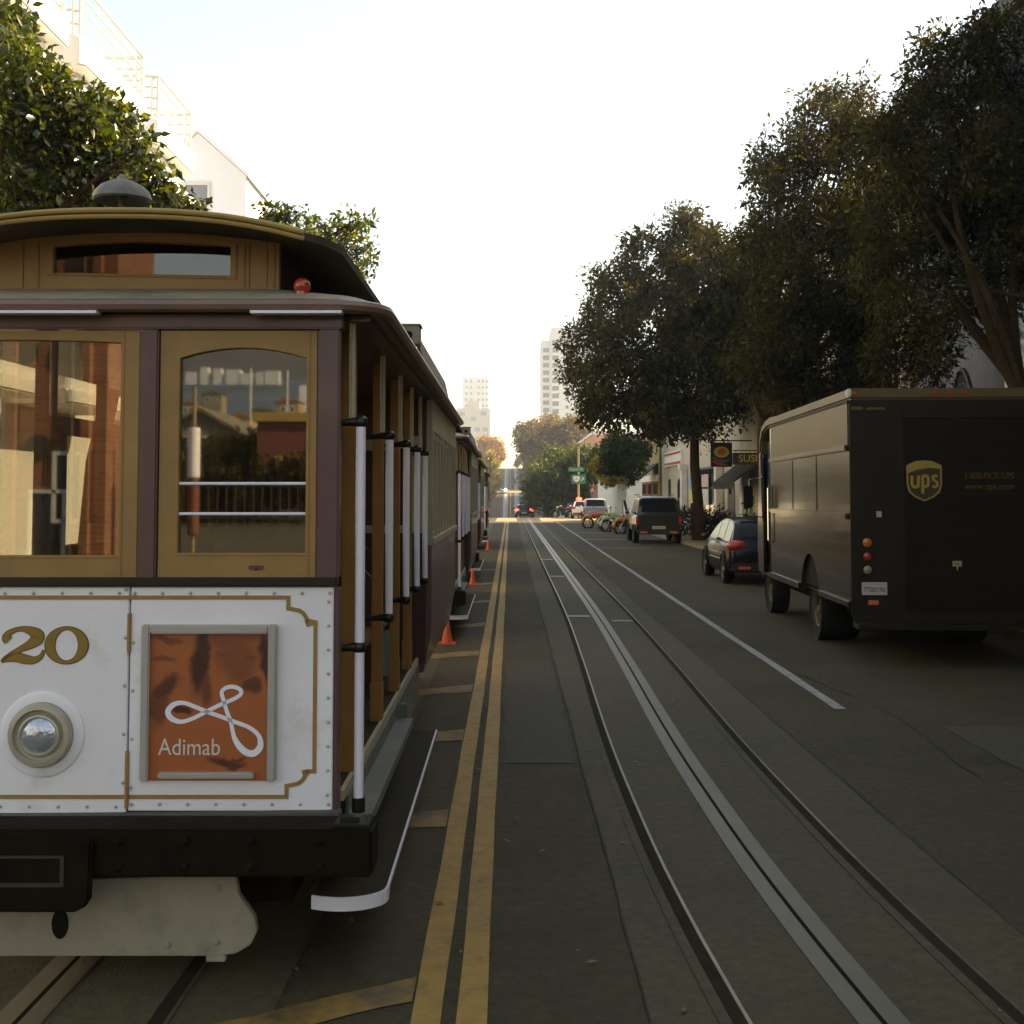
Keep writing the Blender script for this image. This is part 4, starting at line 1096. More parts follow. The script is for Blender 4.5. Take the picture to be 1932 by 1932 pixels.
    P('poster_logo', MB().ribbon([lg(*q) for q in sm], [.0165 + .010 * max(0, min(1, (q[1] - 1385) / 25)) + .007 * max(0, min(1, (345 - q[0]) / 25)) for q in sm], -.0165, -.0135, closed=True), M['logo_white'], fr)
    text_mesh('poster_text', 'Adimab', .098, M['poster_letter'], fr, tuple(Vector((*[lg(298, 1411)[0]], -.0150, lg(298, 1411)[1]))), align='LEFT', xs=.86, ext=.001)
    # --- belt, posts, header, windows
    P('belt_rail', MB().box((-.975, -.02, 1.612), (.975, .05, 1.651)), M['iron'], bevel=.008)
    for (a_, b_) in ((.13, .21), (.885, .98), (-.98, -.885)):
        P('window_post', MB().box((a_, -.004, 1.643), (b_, .08, 2.70)), M['car_burgundy'], bevel=.008)
    P('corner_post', MB().box((.962, .0, .66), (.985, .08, 1.61)), M['car_burgundy'], bevel=.006)
    P('header', MB().box((-.99, -.012, 2.701), (.99, .09, 2.765)), M['car_burgundy'], bevel=.006)
    def window(x0, x1, gx0, gx1, gz0, gz1, rise, plates=False):
        z0, z1 = 1.646, 2.698
        n = 9
        o = [(x0, z0), (x1, z0)] + [(x1 + (x0 - x1) * k / (n - 1), z1) for k in range(n)]
        i = archrect(gx0, gx1, gz0, gz1, rise, n)
        f = P('window_frame', MB().ring(o, i, .012, .055), M['car_ochre'], bevel=.003, seg=1)
        P('pane', MB().prism(i, .036, .040), GL_front, f)
        P('joint_line', MB().box((gx1 + .012, .0105, z0 + .002), (gx1 + .017, .02, z1 - .002)).box((gx0 - .005, .0105, gz0 - .012), (gx1 + .012, .02, gz0 - .008)), M['car_ochre_deep'], f)
        return f
    window(.213, .882, .298, .836, 1.752, 2.622, .045)
    window(-.882, .127, -.80, .046, 1.742, 2.655, .012)
    P('sash_lift', MB().box((.60, .002, 1.685), (.66, .013, 1.70)).lathe([(.018, .006), (.014, .0), (.004, -.003)], (.63, .012, 1.69), 'Y', 12), M['number_edge'], bevel=.002)
    P('guard_rail', MB().tube([(.29, .027, 2.045), (.845, .027, 2.045)], .0068, 8).tube([(.29, .027, 1.917), (.845, .027, 1.917)], .0068, 8), M['pole_white'])
    # --- roof
    def rr(hx, ya, yb, r, z, n=6):
        pts = []
        for (cx, cy, a0) in ((hx - r, ya + r, -90), (hx - r, yb - r, 0), (-hx + r, yb - r, 90), (-hx + r, ya + r, 180)):
            for k in range(n + 1):
                a = R(a0 + 90 * k / n); pts.append((cx + r * math.cos(a), cy + r * math.sin(a), z))
        return pts
    P('lower_roof', MB().loft([rr(1.13, -.04, 8.38, .2, 2.772), rr(1.165, -.08, 8.42, .22, 2.81), rr(1.06, .02, 8.3, .2, 2.855), rr(.66, .3, 8.1, .05, 2.925)]), M['car_roof'], smooth=True)
    P('eave_trim', MB().tube(rr(1.165, -.085, 8.425, .23, 2.79, 8), .027, 8, closed=True), M['car_eave'], smooth=True)
    P('drip_strip', MB().box((.62, -.115, 2.752), (1.0, -.05, 2.764)).box((-.9, -.115, 2.752), (-.02, -.05, 2.764)), M['pole_white'])
    P('clerestory', MB().box((-.655, .34, 2.90), (.66, 8.05, 3.12)), M['car_maroon_dark'])
    cf = P('clerestory_front', MB().ring([(-.655, 2.915), (.66, 2.90), (.66, 3.135)] + [(.66 - 1.315 * k / 8, 3.135 + .05 * (1 - (2 * k / 8 - 1)**2)) for k in range(1, 8)] + [(-.655, 3.135)],
        [(-.362, 3.0), (.438, 2.985), (.438, 3.118)] + [(.438 - .8 * k / 8, 3.118 + .022 * (1 - (2 * k / 8 - 1)**2)) for k in range(1, 8)] + [(-.362, 3.118)], .30, .338), M['car_ochre'], bevel=.003, seg=1)
    P('pane', MB().prism([(-.362, 3.0), (.438, 2.985), (.438, 3.118), (0, 3.14), (-.362, 3.118)], .325, .33), GL_cler, cf)
    P('transom_reflection', MB().box((-.362, .333, 2.985), (.438, .339, 3.14)), M['terracotta'], cf)  # terracotta sheet behind the pane stands in for the brick reflection
    bd = MB()
    for x in (-.62, -.5, -.43, .5, .52, .60, .635):
        bd.box((x, .2955, 2.93), (x + .006, .303, 3.14))
    bd.ribbon([(-.385, 2.99), (.465, 2.972), (.465, 3.135)], .008, .2955, .303)
    P('beading', bd, M['car_ochre_deep'], cf)
    def arch(y, hx, zc, ze, th, n=14):
        top = [(hx - 2 * hx * k / n, zc - (zc - ze) * abs(2 * k / n - 1)**2.4) for k in range(n + 1)]
        return [(x, y, z) for x, z in top] + [(x, y, z - th) for x, z in top[::-1]]
    P('upper_roof', MB().loft([*[[(x + .03, y, z) for x, y, z in q] for q in (arch(-.045, .78, 3.2, 3.11, .03), arch(.0, .86, 3.205, 3.10, .035), arch(.18, .93, 3.215, 3.095, .035), arch(8.2, .93, 3.215, 3.095, .035), arch(8.4, .8, 3.2, 3.11, .03))]]), M['car_roof_dark'], smooth=True)
    rim = arch(-.05, .80, 3.2, 3.105, .0)[:15]
    P('roof_rim', MB().tube([(x + .03, y, z) for x, y, z in rim], .012, 8).tube([(x + .03, y + .008, z - .024) for x, y, z in rim], .011, 8), M['car_rim'], smooth=True)
    P('bell', MB().lathe([(.012, 3.43), (.02, 3.418), (.022, 3.408), (.05, 3.398), (.095, 3.375), (.122, 3.345), (.130, 3.315), (.124, 3.308), (.10, 3.316), (.05, 3.33)], (-.035, .24, 0), 'Z', 32).lathe([(.03, 3.2), (.018, 3.24), (.016, 3.33)], (-.035, .24, 0), 'Z', 12), M['bell_grey'], smooth=True)
    P('marker_lamp', MB().blob((.805, .06, 2.895), .037, 14, 9).lathe([(.03, 2.80), (.03, 2.87)], (.805, .06, 0), 'Z', 12), M['red_lens'], smooth=True)
    P('sign_board', MB().prism([(1.13, 2.80), (1.155, 2.80), (1.105, 3.03), (1.085, 3.03)], 2.6, 5.95, 'Y'), M['car_roof'])
    bx = P('sign_lamp_box', MB().box((.995, 2.43, 2.945), (1.13, 2.6, 3.065)).box((.985, 2.42, 3.06), (1.14, 2.61, 3.072)).tube([(1.06, 2.5, 2.83), (1.06, 2.5, 2.95)], .02, 8), M['car_roof'], bevel=.004)
    P('lamp_hole', MB().lathe([(.025, 2.427), (.025, 2.44)], (1.063, 0, 3.0), 'Y', 16), M['black'], bx)
    P('roof_hook', MB().tube([(.86, .2, 2.84), (.88, .17, 2.87), (.91, .2, 2.87), (.9, .22, 2.84)], .007, 6), M['car_cream'])
    # --- underframe, bumper, pilot
    P('apron', MB().prism([(-1.0, .64), (1.0, .655), (1.0, .69), (.6, .683), (-1.0, .671)], -.05, .02, 'Y'), M['apron_grey'], bevel=.004)
    bo = MB()
    for x in (.16, .42, .68, .95):
        for z in (.535, .635):
            bo.lathe([(.016, -.255), (.016, -.270), (.010, -.274), (.002, -.275)], (x, 0, z), 'Y', 8)
    P('bumper', MB().box((-1.14, -.26, .492), (1.158, -.045, .678)), M['bumper_wood'], bevel=.012, extra=[(bo, M['bumper_wood'])])
    P('bumper_bracket', MB().box((1.0, -.24, .679), (1.14, -.08, .692)).box((1.02, -.2, .692), (1.10, -.14, .71)), M['iron'], bevel=.004)
    cp = P('coupler_block', MB().prism([(-.62, .37), (.0, .37), (.04, .39), (.06, .42), (.065, .645), (-.62, .645)], -.30, -.26, 'Y'), M['bumper_wood'], bevel=.01)
    P('coupler_slot', MB().ring(rect(-.5, -.04, .47, .59), rect(-.485, -.055, .485, .58), -.306, -.29), M['coupler_edge'], cp)
    pil = [(-1.0, .115), (.50, .115), (.58, .125), (.64, .16), (.665, .215), (.655, .27), (.62, .32), (.59, .36), (.575, .44), (.07, .425), (-1.0, .42)]
    bo = MB()
    for (x, z) in ((.50, .17), (.50, .39), (.12, .39), (-.45, .30), (.30, .16)):
        bo.lathe([(.013, -.058), (.013, -.066), (.007, -.069), (.002, -.07)], (x, 0, z), 'Y', 8)
    pl = P('pilot_board', MB().prism(pil, -.06, -.02, 'Y'), M['pilot_beige'], bevel=.004, extra=[(bo, M['pilot_beige'])])
    P('pilot_hole', MB().lathe([(.035, -.0625), (.035, -.05)], (-.14, 0, .245), 'Y', 20), M['black'], pl).scale = (1, 1, 1)
    bpy.data.objects[COL.objects[-1].name].scale = (1, 1, 1)
    P('pilot_lug', MB().box((.46, -.07, .095), (.54, -.03, .12)), M['pilot_beige'], pl, bevel=.004)
    P('underframe', MB().box((-.8, .1, .28), (.78, 8.2, .60)), M['bumper_wood'])
    for y in (1.6, 3.0, 5.6, 7.0):
        for x in (-.54, .54):
            P('wheel', MB().lathe([(.27, -.03), (.27, .03), (.30, .03), (.30, .05), (.06, .05)], (x, y, .29), 'X', 20), M['iron'])
    # --- open section
    P('floor', MB().box((-1.0, .06, .62), (.98, 4.25, .735)), M['board_dark'])
    P('floor_sill', MB().box((.975, .1, .70), (.995, 4.25, .742)), M['car_cream'])
    P('side_step', MB().box((.985, .2, .56), (1.10, 2.45, .615)).box((.985, .2, .42), (1.0, 4.25, .70)).box((1.02, 2.45, .5), (1.06, 2.5, .7)), M['sill_green'], bevel=.004)
    outl = [(.875, .03), (.92, .012), (.965, .002), (1.01, .0), (1.05, .006), (1.09, .02), (1.125, .042), (1.155, .072), (1.172, .105), (1.178, .15), (1.178, 3.55), (.875, 3.55)]
    rb = P('running_board', MB().prism(outl, .285, .325, 'Z'), M['board_dark'], bevel=.003)
    mb = MB()
    pts = outl[:11]; rg = []
    for i, p in enumerate(pts):
        q0 = pts[max(i - 1, 0)]; q1 = pts[min(i + 1, len(pts) - 1)]
        dd = Vector((q1[0] - q0[0], q1[1] - q0[1])).normalized(); nn = Vector((dd.y, -dd.x))
        if i == len(pts) - 1: nn = Vector((1, 0))
        hgt = .275 if p[1] < .5 else .315
        rg.append([(p[0] + nn.x * .006, p[1] + nn.y * .006, hgt), (p[0] + nn.x * .006, p[1] + nn.y * .006, .331), (p[0] - nn.x * .004, p[1] - nn.y * .004, .331), (p[0] - nn.x * .004, p[1] - nn.y * .004, hgt)])
    rg.insert(10, [(x, y * 0 + .19, z + (.04 if z < .3 else 0)) for x, y, z in rg[9]])
    rg[10] = [(1.178 + (.006 if k < 2 else -.004), .20, zz) for k, zz in enumerate((.315, .331, .331, .315))]
    mb.loft(rg)
    P('white_edge', mb, M['pole_white'], rb)
    for i, y in enumerate((.08, 1.31, 2.36, 3.21, 4.0)):
        zb = .70 if i == 0 else 1.345
        p = P('grab_pole', MB().tube([(1.06, y, zb), (1.06, y, 2.29)], .021, 14), M['pole_white'], smooth=True)
        for zz, xa in ((2.31, .9), (1.35, .9)):
            mb = MB().tube([(xa, y, zz - .01), (.98, y, zz - .005), (1.02, y, zz), (1.06, y, zz)], [.012, .014, .018, .026], 10).blob((1.06, y, zz), .030, 12, 8)
            P('bracket', mb, M['iron'], p, smooth=True)
        if i == 0:
            P('foot', MB().tube([(1.06, y, .66), (1.06, y, .72)], .028, 12), M['iron'], p)
        P('ceiling_stay', MB().tube([(1.02, y + .02, 2.3), (1.02, y + .02, 2.78)], .014, 8), M['car_cream'], p)
    for y in (.5, 1.72, 2.72, 3.7):
        P('side_post', MB().box((.925, y - .035, .735), (.985, y + .035, 2.77)).box((.92, y - .045, .735), (.988, y + .045, .95)), M['car_ochre_deep'], bevel=.005)
    P('seat', MB().box((.45, .6, 1.12), (.88, 3.9, 1.17)).box((.5, .62, .735), (.56, 3.9, 1.12)), M['seat_wood'], bevel=.01)
    P('seat_end', MB().prism([(.3, .735), (.86, .735), (.9, 1.0), (.86, 1.45), (.55, 1.75), (.3, 1.75)], 2.5, 2.55, 'Y').prism([(.3, .735), (.86, .735), (.9, 1.0), (.86, 1.45), (.55, 1.75), (.3, 1.75)], 3.45, 3.5, 'Y'), M['car_maroon_dark'], bevel=.005)
    P('teal_box', MB().box((.55, 3.3, .735), (.9, 3.44, 1.05)), M['teal'], bevel=.01)
    P('seat_back', MB().box((.36, .6, 1.17), (.40, 4.2, 1.66)), M['car_maroon_dark'])
    P('seat_back_stripe', MB().box((.398, .6, 1.56), (.406, 4.2, 1.575)).box((.398, .6, 1.22), (.406, 4.2, 1.235)), M['trim_gold'])
    mb = MB().box((.35, .4, 1.665), (.42, 4.2, 1.76)).box((.35, .4, 2.28), (.42, 4.2, 2.36))
    for y in (.4, 1.15, 1.9, 2.65, 3.4, 4.12):
        mb.box((.351, y, 1.76), (.419, y + .09, 2.28))
    P('partition_frame', mb, M['car_ochre_deep'], bevel=.003, seg=1)
    P('partition_rail', MB().tube([(.43, .45, 2.045), (.43, 4.2, 2.045)], .007, 6).tube([(.43, .45, 1.9), (.43, 4.2, 1.9)], .007, 6), M['pole_white'])
    P('seat_back', MB().box((-.40, .6, 1.17), (-.36, 4.2, 1.66)), M['car_maroon_dark'])
    mb = MB().box((-.42, .4, 1.665), (-.35, 4.2, 1.76)).box((-.42, .4, 2.28), (-.35, 4.2, 2.36))
    for y in (.4, 1.15, 1.9, 2.65, 3.4, 4.12):
        mb.box((-.419, y, 1.76), (-.351, y + .09, 2.28))
    P('partition_frame', mb, M['car_ochre_deep'], bevel=.003, seg=1)
    for y in (.5, 1.72, 2.72, 3.7):
        P('side_post', MB().box((-.985, y - .035, .735), (-.925, y + .035, 2.77)), M['car_ochre_deep'], bevel=.005)
    P('seat', MB().box((-.88, .6, 1.12), (-.45, 3.9, 1.17)).box((-.56, .62, .735), (-.5, 3.9, 1.12)), M['seat_wood'], bevel=.01)
    P('ceiling', MB().box((-1.1, .05, 2.74), (1.1, 8.3, 2.772)), M['car_maroon_dark'])
    for x in (-.45, .0):
        P('grip_lever', MB().tube([(x, 1.1, .735), (x + .05, 1.0, 1.6), (x + .06, .96, 1.85)], .018, 8).blob((x + .06, .95, 1.88), .03), M['iron'])
    P('inner_pole', MB().tube([(-.5, .7, .735), (-.5, .7, 2.74)], .018, 10).tube([(-.25, 1.9, .735), (-.25, 1.9, 2.74)], .018, 10), M['pole_white'])
    # --- closed cabin
    P('bulkhead', MB().box((-1.05, 4.25, .70), (1.05, 4.30, 2.75)), M['car_maroon_dark'])
    P('bulkhead_panel', MB().ring(rect(.5, 1.02, 1.7, 2.45), rect(.56, .90, 1.76, 2.34), 4.225, 4.252), M['car_cream'])
    P('cabin_side', MB().prism([(1.03, .62), (1.09, .95), (1.09, 1.60), (1.0, 1.60), (.98, .62)], 4.3, 8.3, 'Y').prism([(-1.03, .62), (-1.09, .95), (-1.09, 1.60), (-1.0, 1.60), (-.98, .62)], 4.3, 8.3, 'Y').box((-1.0, 8.25, .62), (1.0, 8.30, 1.60)), M['car_burgundy'])
    P('cabin_belt', MB().box((1.05, 4.28, 1.605), (1.115, 8.32, 1.66)).box((-1.115, 4.28, 1.605), (-1.05, 8.32, 1.66)), M['car_cream'], bevel=.006)
    mb = MB(); gl = MB()
    for s in (-1, 1):
        mb.box((s * 1.04, 4.3, 2.5), (s * 1.095, 8.3, 2.74))
        for k in range(9):
            y = 4.3 + k * .49
            mb.box((s * 1.04, y, 1.662), (s * 1.098, y + .08, 2.5))
        for k in range(8):
            y = 4.38 + k * .49
            mb.box((s * 1.045, y, 1.662), (s * 1.085, y + .41, 1.70)).box((s * 1.045, y, 2.44), (s * 1.085, y + .41, 2.5))
            gl.box((s * 1.06, y, 1.70), (s * 1.066, y + .41, 2.44))
    mb.box((-1.0, 8.26, 1.61), (-.9, 8.32, 2.74)).box((1.0, 8.26, 1.61), (.9, 8.32, 2.74)).box((-.05, 8.26, 1.61), (.05, 8.32, 2.74))
    cw = P('cabin_windows', mb, M['car_cream'], bevel=.003, seg=1)
    P('pane', gl, GL_side, cw)
    P('cabin_floor', MB().box((-1.0, 4.3, .62), (1.0, 8.3, .72)).box((.55, 4.4, .72), (1.0, 8.2, 1.15)).box((-1.0, 4.4, .72), (-.55, 8.2, 1.15)), M['seat_wood'])
    return t
car1 = make_cable_car()
for o in car1.children_recursive:
    if o.name.startswith('pilot_hole'):
        o.data.transform(Matrix.Translation((-.14, 0, .245)) @ Matrix.Scale(1.75, 4, (0, 0, 1)) @ Matrix.Translation((.14, 0, -.245)))
for (dx, y, lb) in ((-.06, 16.6, 'second cable car in the row, standing behind the nearest one'), (-.15, 27.2, 'third cable car in the row, mostly hidden by the second'), (-.27, 43.6, 'farthest cable car, only its dark edge showing at the end of the row')):
    c = copy_tree(car1); c.location = (CX + dx, y, 0); c['label'] = lb
# ------------------------------------------------------------------ traffic cones
mat('cone_orange', (.62, .10, .03), .5, var=.06)
def cone():
    t = thing('traffic_cone', 'nearest orange traffic cone, by the bumper of the second cable car', 'traffic cone', (-.84, 16.12, .0), 0, 'orange traffic cones beside the cable cars')
    MB().lathe([(.095, .03), (.055, .25), (.033, .40), (.028, .41)], (0, 0, 0), 'Z', 20).build('cone_body', M['cone_orange'], t, smooth=True)
    MB().box((-.15, -.15, 0), (.15, .15, .032)).build('base', M['cone_orange'], t, bevel=.012)
    return t
c0 = cone(); c0.scale = (.8, .8, .8)
for (x, y, lb) in ((-.82, 26.6, 'middle orange traffic cone, by the bumper of the third cable car'), (-.78, 42.8, 'farthest orange traffic cone, tiny at the end of the cable car row')):
    c = copy_tree(c0); c.location = (x, y, 0); c['label'] = lb
# ------------------------------------------------------------------ brown delivery truck
mat('truck_brown', (.022, .016, .0085), .22, var=.15, scale=1.5, coat=.3, spec=.4, bump=.12, bscale=1.6, dirt=(.040, .031, .017), dscale=1.2, dlo=.5, dhi=.9)
mat('truck_roof_beige', (.10, .08, .045), .5, var=.08, scale=1)
mat('truck_door', (.010, .007, .004), .55, var=.3, scale=2.5, spec=.22)
mat('truck_rear', (.0125, .009, .005), .45, var=.25, scale=2, spec=.3)
mat('shield_gold', (.36, .235, .05), .4, var=.1)
mat('shield_brown', (.045, .025, .012), .5, var=.1)
mat('gold_dull', (.12, .062, .009), .5, var=.1)
mat('amber', (.55, .16, .02), .25, var=0, coat=.4)
mat('red_lamp', (.45, .035, .015), .25, var=0, coat=.4)
mat('clear_lamp', (.30, .29, .22), .25, var=0, coat=.4)
mat('plate_white', (.55, .48, .44), .5, var=.04)
mat('plate_ink', (.12, .05, .05), .5, var=0)
mat('orange_refl', (.75, .14, .04), .4, var=0)
mat('tyre', (.014, .014, .013), .85, var=.25, scale=10)
mat('hub', (.11, .10, .085), .5, metal=.2, var=.25)
def wheel_parts(parent, x, y, r, w_, side, rimm, spokes=5, rr=.66):
    """tyre with a rim as its sub-part; side = outward x direction"""
    ty = MB().lathe([(r * rr, 0), (r * .93, 0), (r, side * .03), (r, side * (w_ - .03)) if False else (r, side * .03 - side * (w_ - .06)), (r * .93, -side * w_), (r * rr, -side * w_)], (x, y, r), 'X', 28, False).build('tyre', M['tyre'], parent, smooth=True)
    mb = MB().lathe([(r * rr, -side * .005), (r * rr * .93, -side * .02), (r * rr * .9, -side * .07), (.02, -side * .07)], (x, y, r), 'X', 24, False)
    mb.lathe([(r * .16, -side * .08), (r * .16, -side * .015), (r * .1, -side * .005), (.003, -side * .004)], (x, y, r), 'X', 14)
    for k in range(spokes):
        a = 2 * math.pi * k / spokes + .3
        c, s_ = math.cos(a), math.sin(a)
        q = r * .085
        vs = []
        for (rad, wd) in ((r * .1, q * 1.2), (r * rr * .95, q * 1.5)):
            for sgn in (-1, 1):
                for xx in (-side * .07, -side * .018):
                    vs.append((x + xx, y + c * rad - s_ * wd * sgn, r + s_ * rad + c * wd * sgn))
        mb.add(vs, [(0, 1, 3, 2), (4, 6, 7, 5), (0, 4, 5, 1), (2, 3, 7, 6), (1, 5, 7, 3), (0, 2, 6, 4)])
    mb.build('rim', rimm, ty)
    return ty

tk = thing('delivery_truck', 'brown parcel delivery truck parked at the right kerb with gold shield on its rear', 'truck', (4.03, 14.2, 0), R(-2.7))
Wt, Ht, Lt = 2.36, 3.26, 6.9
# left side panel with wheel arch
def side_poly(zlo, y0, y1, z1):
    p = [(y0, zlo)]
    ac = 2.45; ar = .60
    p.append((ac - ar, zlo))
    for k in range(13):
        a = math.pi - math.pi * k / 12
        p.append((ac + ar * math.cos(a), .62 + .56 * math.sin(a)))
    p.append((ac + ar, zlo)); p += [(y1, zlo - .02), (y1, z1), (y0, z1)]
    return p
body = MB().prism(side_poly(.69, .03, 5.45, 3.10), 0, .05, 'X').prism(side_poly(.69, .03, 5.45, 3.10), Wt - .05, Wt, 'X').box((.05, .03, .68), (Wt - .05, 5.45, .74)).box((.05, 5.4, .74), (Wt - .05, 5.45, 3.1)).build('body', M['truck_brown'], tk)
MB().box((-.012, .06, 2.58), (-.002, 5.4, 3.09)).build('upper_panel', M['truck_roof_beige'], tk)
rf = [(0, 3.12), (5.9, 3.12), (6.35, 3.05), (6.55, 2.9), (6.62, 2.7), (6.72, 2.7), (6.66, 2.95), (6.45, 3.17), (6.0, 3.26), (0, 3.26)]
MB().prism(rf, .0, Wt, 'X').build('roof_cap', M['truck_roof_beige'], tk, bevel=.03)
MB().box((-.02, .02, 3.085), (.03, 5.6, 3.118)).build('gutter', M['black'], tk)
for (z, h) in ((2.52, .07), (1.70, .07), (.66, .08)):
    mb = MB()
    if z > 1:
        mb.box((-.045, .08, z), (-.001, 5.45, z + h))
    else:
        mb.box((-.03, .06, z), (-.001, 1.8, z + h)).box((-.03, 3.1, z - .02), (-.001, 5.5, z + h))
    mb.build('rub_rail', M['truck_brown'], tk, bevel=.012)
for yy_ in (1.9, 3.6):
    MB().box((-.006, yy_, 1.78), (-.001, yy_ + .015, 2.5)).build('panel_seam', M['truck_door'], tk)
# cab
cabp = [(5.45, .66), (6.9, .66), (6.98, 1.1), (6.95, 1.5), (6.7, 2.72), (6.5, 3.1), (5.45, 3.1)]
MB().prism([(5.47, .66), (5.6, .66), (5.6, 3.1), (5.47, 3.1)], .005, .05, 'X').prism([(6.35, .66), (6.9, .66), (6.98, 1.1), (6.95, 1.5), (6.7, 2.72), (6.6, 2.72), (6.45, 1.6), (6.35, 1.5)], .005, .05, 'X').prism(cabp, Wt - .05, Wt - .005, 'X').box((.05, 5.45, .62), (Wt - .05, 6.9, .70)).box((.05, 6.85, .7), (Wt - .05, 6.98, 1.5)).build('cab', M['truck_brown'], tk, bevel=.01)
MB().prism([(6.86, 1.52), (6.94, 1.52), (6.69, 2.7), (6.61, 2.7)], .06, Wt - .06, 'X').build('windscreen', M['dark_glass'], tk)
MB().prism([(5.62, .7), (6.4, .7), (6.4, 2.9), (5.62, 2.9)], .10, .13, 'X').build('cab_door', M['truck_door'], tk)
MB().prism([(5.66, 1.75), (6.34, 1.75), (6.34, 2.75), (5.66, 2.75)], .09, .099, 'X').build('door_window', M['dark_glass'], tk)
mir = MB().box((-.30, 6.5, 1.75), (-.14, 6.56, 2.15)).build('mirror', M['black'], tk, bevel=.02)
MB().tube([(.02, 6.5, 2.3), (-.2, 6.53, 2.25), (-.2, 6.53, 1.65), (.02, 6.5, 1.6)], .013, 6).build('mirror_arm', M['chrome'], mir)
MB().tube([(-.02, 5.52, 1.2), (-.05, 5.52, 1.25), (-.05, 5.52, 2.1), (-.02, 5.52, 2.15)], .014, 6).build('grab_handle', M['chrome'], tk)
MB().box((.1, 6.9, .5), (Wt - .1, 7.1, .72)).build('front_bumper', M['black'], tk, bevel=.03)
# rear
MB().box((.0, -.005, .55), (.62, .028, 3.12)).box((Wt - .30, -.005, .55), (Wt, .028, 3.12)).box((.62, -.005, 2.9), (Wt - .30, .028, 3.12)).build('rear_frame', M['truck_rear'], tk, bevel=.006)
rd = MB().box((.625, .006, .62), (Wt - .305, .026, 2.895)).build('rear_door', M['truck_door'], tk)
for xx in (.612, Wt - .31):
    MB().box((xx, -.008, .62), (xx + .02, .01, 2.9)).build('door_edge', M['truck_rear'], rd)
mb = MB().tube([(1.2, -.03, 1.19), (1.24, -.03, 1.19)], .014, 8).tube([(1.22, -.03, 1.19), (1.22, -.03, 1.11)], .009, 8).box((1.17, -.012, 1.15), (1.28, .008, 1.22))
mb.build('latch', M['chrome'], rd)
MB().box((.30, -.012, 1.73), (.36, .0, 1.80)).build('side_latch', M['rivet'], tk)
for k in range(9):
    MB().box((.66, .002, .80 + .24 * k), (Wt - .34, .0085, .812 + .24 * k)).build('door_rib', M['truck_rear'], rd)
# shield
def shield(s, cx, cz):
    p = [(-.205, .175), (-.1, .225), (0, .235), (.1, .225), (.205, .175), (.205, -.05), (.18, -.14), (.11, -.2), (0, -.25), (-.11, -.2), (-.18, -.14), (-.205, -.05)]
    return [(cx + a * s, cz + b * s) for a, b in p]
sx_, sz_ = .865, 2.165
sh = MB().prism(shield(1, sx_, sz_), -.004, .004, 'Y').build('shield', M['shield_gold'], tk)
MB().prism([(sx_ + a, sz_ + b) for a, b in [(-.185, .085), (-.08, .125), (.06, .148), (.185, .135), (.185, -.05), (.16, -.13), (.1, -.185), (0, -.228), (-.1, -.185), (-.16, -.13), (-.185, -.05)]], -.0055, 0, 'Y').build('shield_field', M['shield_brown'], sh)
lt = MB()
zo = sz_ - .03
lt.ribbon([(sx_ - .145, zo + .085), (sx_ - .145, zo - .02), (sx_ - .13, zo - .045), (sx_ - .1, zo - .05), (sx_ - .072, zo - .04), (sx_ - .068, zo + .085)], .034, -.0075, -.003)
lt.ribbon([(sx_ - .02, zo - .13), (sx_ - .02, zo + .07), (sx_ + .01, zo + .085), (sx_ + .04, zo + .07), (sx_ + .048, zo + .02), (sx_ + .04, zo - .03), (sx_ + .012, zo - .045), (sx_ - .015, zo - .04)], .034, -.0075, -.003)
lt.ribbon([(sx_ + .155, zo + .075), (sx_ + .125, zo + .083), (sx_ + .098, zo + .07), (sx_ + .1, zo + .045), (sx_ + .13, zo + .02), (sx_ + .15, zo), (sx_ + .148, zo - .035), (sx_ + .12, zo - .05), (sx_ + .09, zo - .042)], .03, -.0075, -.003)
lt.build('shield_letters', M['shield_gold'], sh)
text_mesh('rear_lettering', '1-800-PICK-UPS', .108, M['gold_dull'], tk, (1.62, -.0, 2.215), xs=.80)
text_mesh('rear_lettering', 'www.ups.com', .105, M['gold_dull'], tk, (1.62, -.0, 2.09), xs=.95)
for (z, m_, r) in ((1.43, 'amber', .055), (1.265, 'red_lamp', .05), (1.11, 'clear_lamp', .05)):
    l = MB().lathe([(r, -.006), (r, -.02), (r * .7, -.032), (.004, -.036)], (.185, 0, z), 'Y', 20).build('rear_lamp', M[m_], tk, smooth=True)
    MB().lathe([(r + .014, -.004), (r + .014, -.018), (r, -.018)], (.185, 0, z), 'Y', 20).build('lamp_ring', M['black'], l)
pt = MB().box((.115, -.016, .815), (.41, -.006, .965)).build('number_plate', M['plate_white'], tk, bevel=.004)
text_mesh('plate_number', '7T00196', .085, M['plate_ink'], pt, (.262, -.017, .875), xs=.85)
MB().box((.13, -.0175, .935), (.395, -.016, .95)).build('plate_band', M['sign_pink'], pt)
MB().box((.19, -.014, .70), (.31, -.004, .755)).build('reflector', M['orange_refl'], tk, bevel=.004)
MB().box((.02, -.012, 3.0), (.16, -.004, 3.04)).box((.20, -.012, 3.0), (.42, -.004, 3.03)).build('gold_strip', M['gold_dull'], tk)
for x in (.06, 1.0, 1.18, 1.36):
    MB().box((x - .035, -.02, 3.18), (x + .035, .0, 3.215)).build('marker_lamp', M['red_lamp'], tk, bevel=.008)
MB().box((-.03, -.02, 3.15), (.03, .05, 3.25)).build('corner_cap', M['white_trim'], tk, bevel=.015)
MB().box((.0, -.32, .44), (Wt, -.02, .50)).box((.02, -.03, .44), (Wt - .02, .03, .62)).build('rear_step', M['truck_rear'], tk, bevel=.012)
MB().box((.4, .3, .42), (Wt - .4, 6.6, .66)).build('chassis', M['black'], tk)
MB().box((.05, 1.86, .70), (.5, 3.04, 1.3)).build('wheel_well', M['black'], tk)
